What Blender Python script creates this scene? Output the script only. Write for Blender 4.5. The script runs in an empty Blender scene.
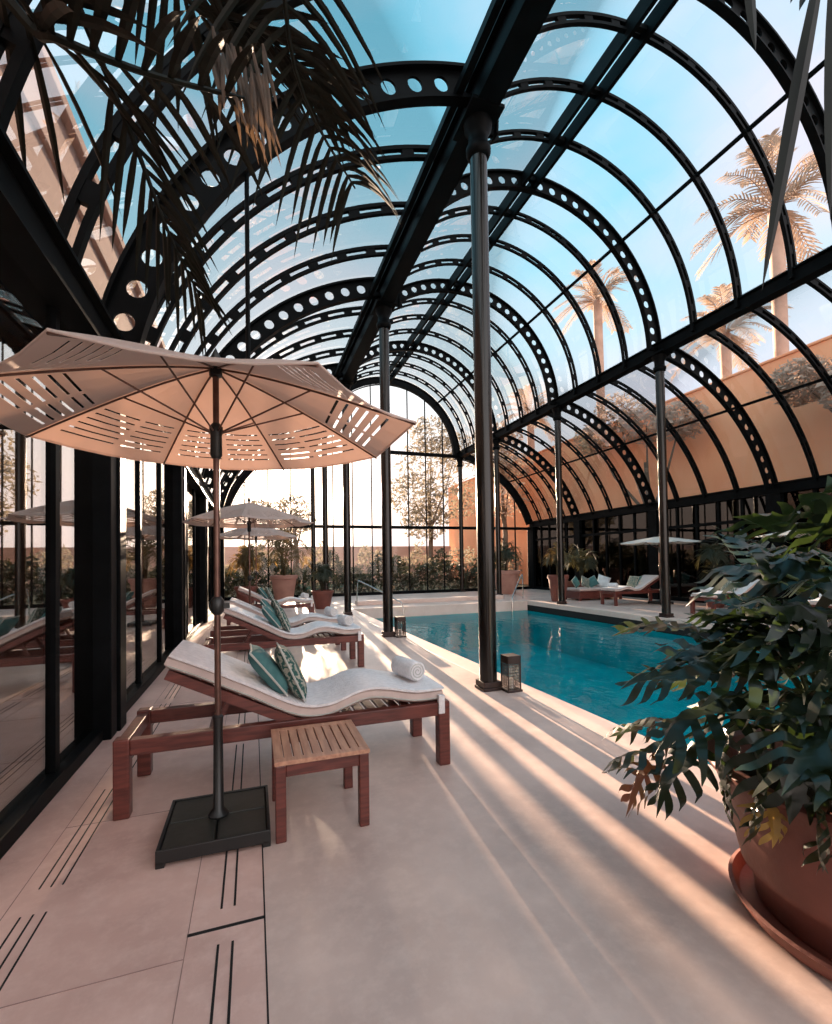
import bpy, bmesh, math, random
from mathutils import Vector, Matrix
random.seed(7)
PI = math.pi
SC = bpy.context.scene
COL = SC.collection

# ------------------------------------------------------------------ camera
def make_camera():
    yaw, pit, rol, f, cy = 0.3351, 0.0216, -0.0158, 468.17, 552.88
    r = Vector((math.cos(yaw), -math.sin(yaw), 0))
    fw = Vector((math.sin(yaw)*math.cos(pit), math.cos(yaw)*math.cos(pit), math.sin(pit)))
    u = r.cross(fw)
    r2 = math.cos(rol)*r + math.sin(rol)*u
    u2 = -math.sin(rol)*r + math.cos(rol)*u
    cd = bpy.data.cameras.new('camera')
    cam = bpy.data.objects.new('camera', cd)
    COL.objects.link(cam)
    m = Matrix((( r2.x, u2.x, -fw.x, 0), (r2.y, u2.y, -fw.y, 0), (r2.z, u2.z, -fw.z, 1.45), (0, 0, 0, 1)))
    cam.matrix_world = m
    cd.sensor_fit = 'VERTICAL'
    cd.sensor_height = 36
    cd.lens = f/1024*36
    cd.shift_y = (cy-512)/1024
    cd.clip_start = 0.05
    cd.clip_end = 500
    SC.camera = cam
make_camera()

# ------------------------------------------------------------------ view, sky, sun
SC.view_settings.view_transform = 'Standard'
SC.view_settings.look = 'None'
SC.view_settings.gamma = 1
SC.view_settings.use_curve_mapping = False
SC.view_settings.exposure = 0.62

SUN_AZ, SUN_EL = math.radians(4.5), math.radians(8.2)
SUN = Vector((math.sin(SUN_AZ)*math.cos(SUN_EL), math.cos(SUN_AZ)*math.cos(SUN_EL), math.sin(SUN_EL)))

def make_world():
    w = bpy.data.worlds.new('sky')
    SC.world = w
    w.use_nodes = True
    nt = w.node_tree
    N, L = nt.nodes, nt.links
    N.clear()
    out = N.new('ShaderNodeOutputWorld')
    bg = N.new('ShaderNodeBackground')
    L.new(bg.outputs[0], out.inputs[0])
    tc = N.new('ShaderNodeTexCoord')
    sep = N.new('ShaderNodeSeparateXYZ')
    L.new(tc.outputs['Generated'], sep.inputs[0])
    # blue of the open sky by height
    ramp = N.new('ShaderNodeValToRGB')
    L.new(sep.outputs['Z'], ramp.inputs[0])
    cr = ramp.color_ramp
    cr.elements[0].position = 0.0; cr.elements[0].color = (0.60, 0.42, 0.34, 1)
    cr.elements[1].position = 1.0; cr.elements[1].color = (0.08, 0.32, 0.46, 1)
    for pos, c in ((0.12, (0.56, 0.45, 0.40, 1)), (0.30, (0.36, 0.43, 0.47, 1)), (0.55, (0.17, 0.37, 0.46, 1)), (0.8, (0.11, 0.33, 0.44, 1))):
        e = cr.elements.new(pos); e.color = c
    # clouds
    mp = N.new('ShaderNodeMapping')
    mp.inputs['Scale'].default_value = (1.1, 1.1, 2.2)
    mp.inputs['Location'].default_value = (0.35, 0.2, 0.1)
    L.new(tc.outputs['Generated'], mp.inputs[0])
    no = N.new('ShaderNodeTexNoise')
    no.inputs['Scale'].default_value = 1.7
    no.inputs['Detail'].default_value = 5
    no.inputs['Roughness'].default_value = 0.5
    L.new(mp.outputs[0], no.inputs['Vector'])
    # more cloud towards +X
    mx = N.new('ShaderNodeMath'); mx.operation = 'MULTIPLY_ADD'
    mx.inputs[1].default_value = 0.30; mx.inputs[2].default_value = -0.02
    L.new(sep.outputs['X'], mx.inputs[0])
    ad = N.new('ShaderNodeMath'); ad.operation = 'ADD'
    L.new(no.outputs['Fac'], ad.inputs[0]); L.new(mx.outputs[0], ad.inputs[1])
    cl = N.new('ShaderNodeMapRange')
    cl.inputs['From Min'].default_value = 0.42; cl.inputs['From Max'].default_value = 0.72
    L.new(ad.outputs[0], cl.inputs['Value'])
    mix = N.new('ShaderNodeMix'); mix.data_type = 'RGBA'
    L.new(cl.outputs[0], mix.inputs['Factor'])
    L.new(ramp.outputs[0], mix.inputs['A'])
    mix.inputs['B'].default_value = (0.41, 0.40, 0.455, 1)
    # bright air around the low sun
    dot = N.new('ShaderNodeVectorMath'); dot.operation = 'DOT_PRODUCT'
    L.new(tc.outputs['Generated'], dot.inputs[0]); dot.inputs[1].default_value = SUN
    mx2 = N.new('ShaderNodeMath'); mx2.operation = 'MAXIMUM'; mx2.inputs[1].default_value = 0
    L.new(dot.outputs['Value'], mx2.inputs[0])
    last = mix.outputs['Result']
    for pw, st, c in ((16, 0.50, (1, 0.80, 0.68, 1)), (160, 2.5, (1, 0.74, 0.50, 1))):
        p = N.new('ShaderNodeMath'); p.operation = 'POWER'; p.inputs[1].default_value = pw
        L.new(mx2.outputs[0], p.inputs[0])
        q = N.new('ShaderNodeMath'); q.operation = 'MULTIPLY'; q.inputs[1].default_value = st
        L.new(p.outputs[0], q.inputs[0])
        a = N.new('ShaderNodeMix'); a.data_type = 'RGBA'; a.blend_type = 'ADD'
        L.new(q.outputs[0], a.inputs['Factor']); L.new(last, a.inputs['A'])
        a.inputs['B'].default_value = c; a.clamp_factor = False
        last = a.outputs['Result']
    # added warm fill glow in the unseen sky behind the camera, broken by noise
    ng = N.new('ShaderNodeMath'); ng.operation = 'MULTIPLY'; ng.inputs[1].default_value = -1
    L.new(sep.outputs['Y'], ng.inputs[0])
    mr = N.new('ShaderNodeMapRange'); mr.inputs['From Min'].default_value = 0.0; mr.inputs['From Max'].default_value = 0.8
    L.new(ng.outputs[0], mr.inputs['Value'])
    m3 = N.new('ShaderNodeMath'); m3.operation = 'MULTIPLY'; m3.inputs[1].default_value = 1.5
    L.new(mr.outputs[0], m3.inputs[0])
    m4 = N.new('ShaderNodeMath'); m4.operation = 'MULTIPLY'
    L.new(m3.outputs[0], m4.inputs[0]); L.new(no.outputs['Fac'], m4.inputs[1])
    a = N.new('ShaderNodeMix'); a.data_type = 'RGBA'; a.blend_type = 'ADD'; a.clamp_factor = False
    L.new(m4.outputs[0], a.inputs['Factor']); L.new(last, a.inputs['A']); a.inputs['B'].default_value = (1.0, 0.86, 0.78, 1)
    last = a.outputs['Result']
    L.new(last, bg.inputs['Color'])
    bg.inputs['Strength'].default_value = 1.55
make_world()

def make_sun():
    sd = bpy.data.lights.new('sun', 'SUN')
    sd.energy = 21.0
    sd.color = (1.0, 0.74, 0.52)
    sd.angle = math.radians(0.55)
    so = bpy.data.objects.new('sun', sd)
    COL.objects.link(so)
    so.rotation_euler = (-SUN).to_track_quat('-Z', 'Y').to_euler()
make_sun()

# ------------------------------------------------------------------ materials
def mat(name, color, rough=0.5, metal=0.0, color2=None, scale=8.0, detail=4, bump=0.0, bscale=None, spec=0.5, stretch=(1, 1, 1), lo=0.35, hi=0.65):
    m = bpy.data.materials.new(name)
    m.use_nodes = True
    nt = m.node_tree
    N, L = nt.nodes, nt.links
    b = N['Principled BSDF']
    b.inputs['Base Color'].default_value = (*color, 1)
    b.inputs['Roughness'].default_value = rough
    b.inputs['Metallic'].default_value = metal
    b.inputs['Specular IOR Level'].default_value = spec
    tc = N.new('ShaderNodeTexCoord')
    mp = N.new('ShaderNodeMapping')
    mp.inputs['Scale'].default_value = stretch
    L.new(tc.outputs['Object'], mp.inputs[0])
    if color2 is None:
        color2 = tuple(c*0.8 for c in color)
    no = N.new('ShaderNodeTexNoise')
    no.inputs['Scale'].default_value = scale
    no.inputs['Detail'].default_value = detail
    L.new(mp.outputs[0], no.inputs['Vector'])
    r = N.new('ShaderNodeValToRGB')
    r.color_ramp.elements[0].position = lo; r.color_ramp.elements[0].color = (*color2, 1)
    r.color_ramp.elements[1].position = hi; r.color_ramp.elements[1].color = (*color, 1)
    L.new(no.outputs['Fac'], r.inputs[0])
    L.new(r.outputs[0], b.inputs['Base Color'])
    if bump > 0:
        nb = N.new('ShaderNodeTexNoise')
        nb.inputs['Scale'].default_value = bscale or scale*3
        nb.inputs['Detail'].default_value = 3
        L.new(mp.outputs[0], nb.inputs['Vector'])
        bp = N.new('ShaderNodeBump')
        bp.inputs['Strength'].default_value = bump
        bp.inputs['Distance'].default_value = 0.02
        L.new(nb.outputs['Fac'], bp.inputs['Height'])
        L.new(bp.outputs[0], b.inputs['Normal'])
    return m

def translucent(m, color, amount):
    N, L = m.node_tree.nodes, m.node_tree.links
    b = N['Principled BSDF']; out = [n for n in N if n.type == 'OUTPUT_MATERIAL'][0]
    t = N.new('ShaderNodeBsdfTranslucent'); t.inputs[0].default_value = (*color, 1)
    x = N.new('ShaderNodeMixShader'); x.inputs[0].default_value = amount
    L.new(b.outputs[0], x.inputs[1]); L.new(t.outputs[0], x.inputs[2]); L.new(x.outputs[0], out.inputs[0])
    return m

def glass(name, tint, gloss, rough=0.0, fres=1.45):
    m = bpy.data.materials.new(name)
    m.use_nodes = True
    N, L = m.node_tree.nodes, m.node_tree.links
    N.clear()
    out = N.new('ShaderNodeOutputMaterial')
    t = N.new('ShaderNodeBsdfTransparent'); t.inputs[0].default_value = (*tint, 1)
    g = N.new('ShaderNodeBsdfGlossy'); g.inputs['Roughness'].default_value = rough; g.inputs[0].default_value = (0.95, 0.93, 0.9, 1)
    fr = N.new('ShaderNodeFresnel'); fr.inputs[0].default_value = fres
    mm = N.new('ShaderNodeMath'); mm.operation = 'MAXIMUM'; mm.inputs[1].default_value = gloss
    L.new(fr.outputs[0], mm.inputs[0])
    mi = N.new('ShaderNodeMath'); mi.operation = 'MINIMUM'; mi.inputs[1].default_value = max(0.45, gloss)
    L.new(mm.outputs[0], mi.inputs[0])
    x = N.new('ShaderNodeMixShader')
    L.new(mi.outputs[0], x.inputs[0]); L.new(t.outputs[0], x.inputs[1]); L.new(g.outputs[0], x.inputs[2])
    L.new(x.outputs[0], out.inputs[0])
    return m

def water_mat():
    m = bpy.data.materials.new('pool_water')
    m.use_nodes = True
    N, L = m.node_tree.nodes, m.node_tree.links
    N.clear()
    out = N.new('ShaderNodeOutputMaterial')
    t = N.new('ShaderNodeBsdfTransparent'); t.inputs[0].default_value = (0.10, 0.78, 0.82, 1)
    g = N.new('ShaderNodeBsdfGlossy'); g.inputs['Roughness'].default_value = 0.03
    tc = N.new('ShaderNodeTexCoord')
    mp = N.new('ShaderNodeMapping'); mp.inputs['Scale'].default_value = (1.6, 0.8, 1)
    L.new(tc.outputs['Object'], mp.inputs[0])
    no = N.new('ShaderNodeTexNoise'); no.inputs['Scale'].default_value = 2.2; no.inputs['Detail'].default_value = 3
    L.new(mp.outputs[0], no.inputs['Vector'])
    bp = N.new('ShaderNodeBump'); bp.inputs['Strength'].default_value = 0.35; bp.inputs['Distance'].default_value = 0.05
    L.new(no.outputs['Fac'], bp.inputs['Height'])
    fr = N.new('ShaderNodeFresnel'); fr.inputs[0].default_value = 1.33
    L.new(bp.outputs[0], fr.inputs['Normal']); L.new(bp.outputs[0], g.inputs['Normal'])
    mi = N.new('ShaderNodeMath'); mi.operation = 'MULTIPLY'; mi.inputs[1].default_value = 0.55
    L.new(fr.outputs[0], mi.inputs[0])
    x = N.new('ShaderNodeMixShader')
    L.new(mi.outputs[0], x.inputs[0]); L.new(t.outputs[0], x.inputs[1]); L.new(g.outputs[0], x.inputs[2])
    L.new(x.outputs[0], out.inputs[0])
    return m

def floor_mat(name, c1, c2, c3):
    m = mat(name, c1, rough=0.38, color2=c2, scale=1.6, detail=8, bump=0.05, bscale=14, spec=0.45)
    N, L = m.node_tree.nodes, m.node_tree.links
    b = N['Principled BSDF']
    src = b.inputs['Base Color'].links[0].from_socket
    tc = N.new('ShaderNodeTexCoord')
    n2 = N.new('ShaderNodeTexNoise'); n2.inputs['Scale'].default_value = 11; n2.inputs['Detail'].default_value = 8; n2.inputs['Roughness'].default_value = 0.7
    L.new(tc.outputs['Object'], n2.inputs['Vector'])
    r = N.new('ShaderNodeMapRange'); r.inputs['From Min'].default_value = 0.45; r.inputs['From Max'].default_value = 0.75; r.inputs['To Max'].default_value = 0.55
    L.new(n2.outputs['Fac'], r.inputs['Value'])
    x = N.new('ShaderNodeMix'); x.data_type = 'RGBA'
    L.new(r.outputs[0], x.inputs['Factor']); L.new(src, x.inputs['A']); x.inputs['B'].default_value = (*c3, 1)
    L.new(x.outputs['Result'], b.inputs['Base Color'])
    rr = N.new('ShaderNodeMapRange'); rr.inputs['To Min'].default_value = 0.26; rr.inputs['To Max'].default_value = 0.5
    L.new(n2.outputs['Fac'], rr.inputs['Value']); L.new(rr.outputs[0], b.inputs['Roughness'])
    return m

M = {}
M['steel'] = mat('black_green_steel', (0.004, 0.005, 0.006), 0.5, 0.0, (0.002, 0.0025, 0.003), 5, spec=0.06)
M['column'] = mat('polished_dark_column', (0.008, 0.006, 0.005), 0.2, 0.0, (0.005, 0.004, 0.0035), 3, spec=0.4)
M['floor_pink'] = floor_mat('pink_travertine', (0.74, 0.49, 0.42), (0.55, 0.345, 0.295), (0.82, 0.60, 0.53))
M['floor_grey'] = floor_mat('pale_travertine', (0.66, 0.48, 0.415), (0.50, 0.36, 0.315), (0.74, 0.57, 0.50))
M['coping'] = floor_mat('pool_coping', (0.74, 0.56, 0.49), (0.66, 0.49, 0.42), (0.78, 0.62, 0.55))
M['joint'] = mat('dark_joint', (0.34, 0.21, 0.185), 0.9)
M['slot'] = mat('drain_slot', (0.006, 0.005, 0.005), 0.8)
M['pooltile'] = mat('turquoise_pool_tile', (0.02, 0.56, 0.58), 0.3, 0, (0.012, 0.42, 0.46), 1.4)
M['water'] = water_mat()
M['roofglass'] = glass('roof_glass', (0.93, 0.97, 0.98), 0.04, 0.0, 1.25)
M['endglass'] = glass('end_wall_glass', (0.97, 0.96, 0.95), 0.03, 0.0, 1.3)
M['sideglass'] = glass('tinted_door_glass', (0.72, 0.66, 0.62), 0.45, 0.01)
M['darkglass'] = glass('dark_hotel_glass', (0.16, 0.16, 0.16), 0.05, 0.01, 1.15)
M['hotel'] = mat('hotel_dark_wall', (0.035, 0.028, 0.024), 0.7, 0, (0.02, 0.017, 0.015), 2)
M['room'] = mat('dim_room_plaster', (0.50, 0.36, 0.30), 0.8)
M['facade'] = mat('pink_render_facade', (0.62, 0.40, 0.33), 0.85, 0, (0.48, 0.30, 0.25), 0.6, 8, stretch=(1, 0.3, 2))
M['peach'] = mat('peach_render_facade', (1.0, 0.44, 0.24), 0.85, 0, (0.97, 0.38, 0.20), 0.5, 6)
M['wood'] = mat('red_stained_teak', (0.155, 0.038, 0.028), 0.38, 0, (0.075, 0.018, 0.014), 9, 6, stretch=(0.6, 5, 5))
M['woodtop'] = mat('worn_teak_slats', (0.52, 0.28, 0.18), 0.5, 0, (0.36, 0.17, 0.11), 7, 6, stretch=(6, 0.6, 5))
M['towel'] = mat('white_towelling', (0.80, 0.77, 0.78), 0.95, 0, (0.70, 0.67, 0.68), 30, bump=0.5, bscale=90, spec=0.1)
M['mattress'] = mat('cream_mattress', (0.62, 0.50, 0.46), 0.9, 0, (0.54, 0.43, 0.40), 12, bump=0.2, spec=0.1)
M['teal'] = mat('teal_cushion_cloth', (0.075, 0.18, 0.18), 0.8, 0, (0.05, 0.13, 0.135), 14, bump=0.2, spec=0.15)
M['piping'] = mat('pale_piping', (0.50, 0.50, 0.46), 0.8)
M['canopy'] = translucent(mat('cream_canopy_cloth', (0.68, 0.56, 0.51), 0.9, 0, (0.62, 0.51, 0.46), 4, spec=0.1), (0.76, 0.60, 0.53), 0.40)
M['canopywhite'] = translucent(mat('white_canopy_cloth', (0.80, 0.76, 0.72), 0.9, 0, (0.74, 0.70, 0.66), 4, spec=0.1), (0.8, 0.7, 0.62), 0.35)
M['umbpole'] = mat('bronze_umbrella_pole', (0.16, 0.085, 0.065), 0.3, 0.6, (0.10, 0.05, 0.04), 10)
M['black'] = mat('black_plastic', (0.010, 0.010, 0.010), 0.4)
M['tray'] = mat('dark_base_plate', (0.026, 0.026, 0.022), 0.5, 0.0, (0.014, 0.015, 0.012), 6, bump=0.1)
M['terracotta'] = mat('terracotta', (0.20, 0.062, 0.044), 0.6, 0, (0.14, 0.042, 0.031), 3.5, 7, bump=0.12, bscale=30)
M['palepot'] = mat('pale_terracotta', (0.50, 0.27, 0.21), 0.75, 0, (0.40, 0.20, 0.16), 3)
M['soil'] = mat('potting_soil', (0.03, 0.02, 0.013), 0.95, bump=0.5)
M['leaf'] = translucent(mat('dark_green_leaf', (0.013, 0.024, 0.012), 0.28, 0, (0.007, 0.013, 0.008), 5), (0.06, 0.10, 0.02), 0.15)
M['dryleaf'] = translucent(mat('browning_leaf', (0.30, 0.10, 0.07), 0.5, 0, (0.16, 0.12, 0.04), 6), (0.4, 0.2, 0.06), 0.2)
M['yellowleaf'] = translucent(mat('yellowing_leaf', (0.45, 0.27, 0.07), 0.5, 0, (0.20, 0.16, 0.05), 6), (0.5, 0.3, 0.06), 0.25)
M['stalk'] = mat('green_stalk', (0.09, 0.12, 0.05), 0.5)
M['frond'] = mat('dark_palm_frond', (0.007, 0.009, 0.006), 0.55, 0, (0.004, 0.005, 0.004), 6, spec=0.2)
M['dryfrond'] = translucent(mat('dry_palm_leaflet', (0.09, 0.055, 0.035), 0.6, 0, (0.03, 0.022, 0.015), 8), (0.14, 0.08, 0.04), 0.2)
M['outpalm'] = translucent(mat('peach_haze_palm_leaf', (0.52, 0.36, 0.28), 0.7, 0, (0.40, 0.29, 0.23), 2), (0.55, 0.40, 0.30), 0.35)  # pale peach haze over the palms is put into this leaf colour
M['outtrunk'] = mat('palm_bark', (0.50, 0.33, 0.26), 0.9, 0, (0.38, 0.24, 0.19), 2, bump=0.4)  # pinkish haze carried in the bark colour as well
M['hazeleaf'] = translucent(mat('haze_painted_leaf', (0.28, 0.24, 0.19), 0.8, 0, (0.20, 0.17, 0.13), 1), (0.34, 0.28, 0.20), 0.35)  # whitish glare haze painted in as a paler leaf colour
M['hedgeleaf'] = translucent(mat('hedge_leaf', (0.03, 0.038, 0.02), 0.7, 0, (0.018, 0.024, 0.012), 2), (0.07, 0.06, 0.02), 0.2)
M['warmleaf'] = translucent(mat('backlit_fern_leaf', (0.10, 0.08, 0.035), 0.6, 0, (0.05, 0.05, 0.02), 2), (0.35, 0.20, 0.06), 0.3)
M['bark'] = mat('tree_bark', (0.16, 0.11, 0.08), 0.9, bump=0.4)
M['ground'] = mat('garden_ground', (0.22, 0.17, 0.11), 0.95, 0, (0.10, 0.11, 0.05), 0.6, 6)
M['rail'] = mat('chrome_rail', (0.6, 0.58, 0.55), 0.15, 1.0, (0.5, 0.48, 0.46), 3)
M['candle'] = mat('white_wax', (0.85, 0.82, 0.76), 0.5)
M['lantern'] = mat('dark_bronze_lantern', (0.035, 0.018, 0.014), 0.45, 0.4, (0.02, 0.010, 0.009), 12)
M['wall_white'] = mat('blue_white_cloth', (0.70, 0.76, 0.80), 0.9)

def leafcushion():
    m = mat('leaf_print_cloth', (0.40, 0.42, 0.38), 0.85, spec=0.15)
    N, L = m.node_tree.nodes, m.node_tree.links
    b = N['Principled BSDF']
    tc = N.new('ShaderNodeTexCoord')
    w = N.new('ShaderNodeTexWave'); w.inputs['Scale'].default_value = 9; w.inputs['Distortion'].default_value = 9; w.inputs['Detail'].default_value = 3; w.inputs['Detail Scale'].default_value = 2.5
    L.new(tc.outputs['Object'], w.inputs['Vector'])
    r = N.new('ShaderNodeValToRGB')
    r.color_ramp.elements[0].position = 0.35; r.color_ramp.elements[0].color = (0.035, 0.095, 0.085, 1)
    r.color_ramp.elements[1].position = 0.8; r.color_ramp.elements[1].color = (0.34, 0.33, 0.28, 1)
    L.new(w.outputs['Fac'], r.inputs[0]); L.new(r.outputs[0], b.inputs['Base Color'])
    return m
M['leafprint'] = leafcushion()

# ------------------------------------------------------------------ mesh helpers
class MB:
    def __init__(s): s.v = []; s.f = []
    def add(s, vs, fs, mtx=None):
        o = len(s.v)
        for v in vs:
            s.v.append(tuple(mtx @ Vector(v)) if mtx is not None else tuple(v))
        for f in fs: s.f.append(tuple(i+o for i in f))
        return s
    def box(s, x0, x1, y0, y1, z0, z1, mtx=None):
        vs = [(x0,y0,z0),(x1,y0,z0),(x1,y1,z0),(x0,y1,z0),(x0,y0,z1),(x1,y0,z1),(x1,y1,z1),(x0,y1,z1)]
        return s.add(vs, [(0,3,2,1),(4,5,6,7),(0,1,5,4),(1,2,6,5),(2,3,7,6),(3,0,4,7)], mtx)
    def bar(s, a, b, w, t, up=(0,0,1)):
        a, b = Vector(a), Vector(b); d = b-a; L = d.length; x = d.normalized()
        u = Vector(up); y = u.cross(x)
        if y.length < 1e-4: y = Vector((0,1,0)).cross(x)
        y.normalize(); z = x.cross(y)
        m = Matrix(((x.x,y.x,z.x,a.x),(x.y,y.y,z.y,a.y),(x.z,y.z,z.z,a.z),(0,0,0,1)))
        return s.box(0, L, -w/2, w/2, -t/2, t/2, m)
    def tube(s, pts, r, n=8, cap=True):
        pts = [Vector(p) for p in pts]
        if not isinstance(r, (list, tuple)): r = [r]*len(pts)
        o = len(s.v); ref = None
        for i, p in enumerate(pts):
            d = (pts[min(i+1, len(pts)-1)] - pts[max(i-1, 0)]).normalized()
            if ref is None:
                ref = d.orthogonal().normalized()
            ref = (ref - d*ref.dot(d)).normalized()
            b = d.cross(ref)
            for k in range(n):
                a = 2*PI*k/n
                s.v.append(tuple(p + (ref*math.cos(a) + b*math.sin(a))*r[i]))
        for i in range(len(pts)-1):
            for k in range(n):
                s.f.append((o+i*n+k, o+i*n+(k+1)%n, o+(i+1)*n+(k+1)%n, o+(i+1)*n+k))
        if cap:
            s.f.append(tuple(o+k for k in reversed(range(n))))
            s.f.append(tuple(o+(len(pts)-1)*n+k for k in range(n)))
        return s
    def lathe(s, prof, c=(0,0,0), n=24, square=False):
        o = len(s.v)
        for (r, z) in prof:
            for k in range(n):
                a = 2*PI*k/n
                s.v.append((c[0]+r*math.cos(a), c[1]+r*math.sin(a), c[2]+z))
        for i in range(len(prof)-1):
            for k in range(n):
                s.f.append((o+i*n+k, o+i*n+(k+1)%n, o+(i+1)*n+(k+1)%n, o+(i+1)*n+k))
        if prof[0][0] > 1e-4: s.f.append(tuple(o+k for k in reversed(range(n))))
        if prof[-1][0] > 1e-4: s.f.append(tuple(o+(len(prof)-1)*n+k for k in range(n)))
        return s
    def build(s, name, m, parent=None, smooth=False, bevel=0, loc=None):
        me = bpy.data.meshes.new(name)
        me.from_pydata(s.v, [], s.f)
        me.materials.append(m)
        if smooth:
            me.polygons.foreach_set('use_smooth', [True]*len(me.polygons))
        me.update()
        o = bpy.data.objects.new(name, me)
        COL.objects.link(o)
        if parent is not None: o.parent = parent
        if loc is not None: o.location = loc
        if bevel:
            b = o.modifiers.new('bevel', 'BEVEL'); b.width = bevel; b.segments = 2; b.limit_method = 'ANGLE'; b.angle_limit = math.radians(40)
        if smooth:
            try:
                me.set_sharp_from_angle(angle=math.radians(45))
            except Exception: pass
        return o

def empty(name, loc=(0,0,0), rz=0):
    o = bpy.data.objects.new(name, None)
    o.empty_display_size = 0.1
    COL.objects.link(o); o.location = loc; o.rotation_euler = (0, 0, rz)
    return o
def tag(o, label, cat, group=None, kind=None):
    o['label'] = label; o['category'] = cat
    if group: o['group'] = group
    if kind: o['kind'] = kind
    return o
def struct(o, label=None):
    o['kind'] = 'structure'
    if label: o['label'] = label
    return o
def kids(o): return [c for c in bpy.data.objects if c.parent == o]
def copy_tree(o, parent=None):
    ch = kids(o)
    c = o.copy(); COL.objects.link(c); c.parent = parent
    for k in ch: copy_tree(k, c)
    return c

# ------------------------------------------------------------------ dimensions
XL, XR = 2.53, 9.73
XWL, XWR = -1.28, 13.85
Y0, BAY = 4.82, 4.2
YE = 21.2
def BY(k): return YE if k >= 4 else Y0 + BAY*k
CX, CZ, RN = 6.13, 6.62, 3.62
EAVE = 3.45
YB = -4.0     # back end of what is built
def circ3(a, b, c):
    ax, ay = a; bx, by = b; cx, cy = c
    d = 2*(ax*(by-cy)+bx*(cy-ay)+cx*(ay-by))
    ux = ((ax*ax+ay*ay)*(by-cy)+(bx*bx+by*by)*(cy-ay)+(cx*cx+cy*cy)*(ay-by))/d
    uy = ((ax*ax+ay*ay)*(cx-bx)+(bx*bx+by*by)*(ax-cx)+(cx*cx+cy*cy)*(bx-ax))/d
    return ux, uy, math.hypot(ax-ux, ay-uy)
LA = circ3((XWL-0.02, EAVE+0.1), (-0.02, 5.86), (XL, 7.2))
RA = circ3((XWR, EAVE), (12.42, 5.62), (XR, 6.95))
def ang(c, p): return math.atan2(p[1]-c[1], p[0]-c[0])
LA0, LA1 = ang(LA, (XWL-0.02, EAVE+0.1)), ang(LA, (XL, 7.2))
RA0, RA1 = ang(RA, (XWR, EAVE)), ang(RA, (XR, 6.95))
if LA0 < 0: LA0 += 2*PI
ARCS = {'nave': (CX, CZ, RN, 0.02, PI-0.02), 'left': (*LA, LA1, LA0), 'right': (*RA, RA0, RA1)}

# ------------------------------------------------------------------ the setting: ground, floor, pool
PX0, PX1, PY0, PY1, WZ = 3.03, 9.52, -3.5, 14.95, -0.34
g = MB()
g.box(-60, PX0-.4, -30, 90, -2.2, -0.12); g.box(PX1+.4, 80, -30, 90, -2.2, -0.12)
g.box(PX0-.4, PX1+.4, PY1+.4, 90, -2.2, -0.12)
struct(g.build('ground', M['ground']))
f = MB(); f.box(XWL-0.1, 0.035, YB, YE, -1.9, 0)
struct(f.build('floor', M['floor_pink']))
f = MB(); f.box(0.035, PX0-0.32, YB, YE, -1.9, 0); f.box(PX0-0.32, XWR+0.1, PY1+0.4, YE, -1.9, 0); f.box(PX1+0.35, XWR+0.1, YB, PY1+0.4, -1.9, 0)
struct(f.build('floor', M['floor_grey']))
c = MB()
c.box(PX0-0.32, PX0, PY0, PY1+.4, -1.9, 0.0); c.box(PX1, PX1+0.35, PY0, PY1+.4, -1.9, 0.0); c.box(PX0, PX1, PY1, PY1+0.4, -1.9, 0.0)
c.box(PX0, PX1, PY0-.4, PY0, -1.9, 0.0)
struct(c.build('trim_1', M['coping'], bevel=0.012), 'pale stone coping round the pool')
c = MB()   # low raised step behind the far end of the pool
c.box(PX0+0.4, PX1-0.3, PY1+1.2, PY1+1.6, 0, 0.14)
struct(c.build('trim_2', M['coping'], bevel=0.012), 'low pale step behind the far pool edge')
b = MB()
b.box(PX0, PX1, PY0, PY1, -1.9, -1.55)
for (x0, x1, y0, y1) in ((PX0, PX0+.02, PY0, PY1), (PX1-.02, PX1, PY0, PY1), (PX0, PX1, PY0, PY0+.02), (PX0, PX1, PY1-.02, PY1)):
    b.box(x0, x1, y0, y1, -1.55, WZ-0.02)
struct(b.build('pool_basin', M['pooltile']), 'turquoise tiled pool basin')
shade_band = MB(); shade_band.box(PX1-.012, PX1+.01, PY0, PY1, WZ-.03, -0.15); struct(shade_band.build('trim_5', M['slot']), 'dark band added for the shade below the coping, far pool side')  # dark strip set in for the shade below the coping
w = MB(); w.add([(PX0+.005, PY0+.005, WZ), (PX1-.005, PY0+.005, WZ), (PX1-.005, PY1-.005, WZ), (PX0+.005, PY1-.005, WZ)], [(0,1,2,3)])
tag(w.build('pool_water', M['water']), 'clear turquoise water filling the long swimming pool', 'water', kind='stuff')

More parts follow.
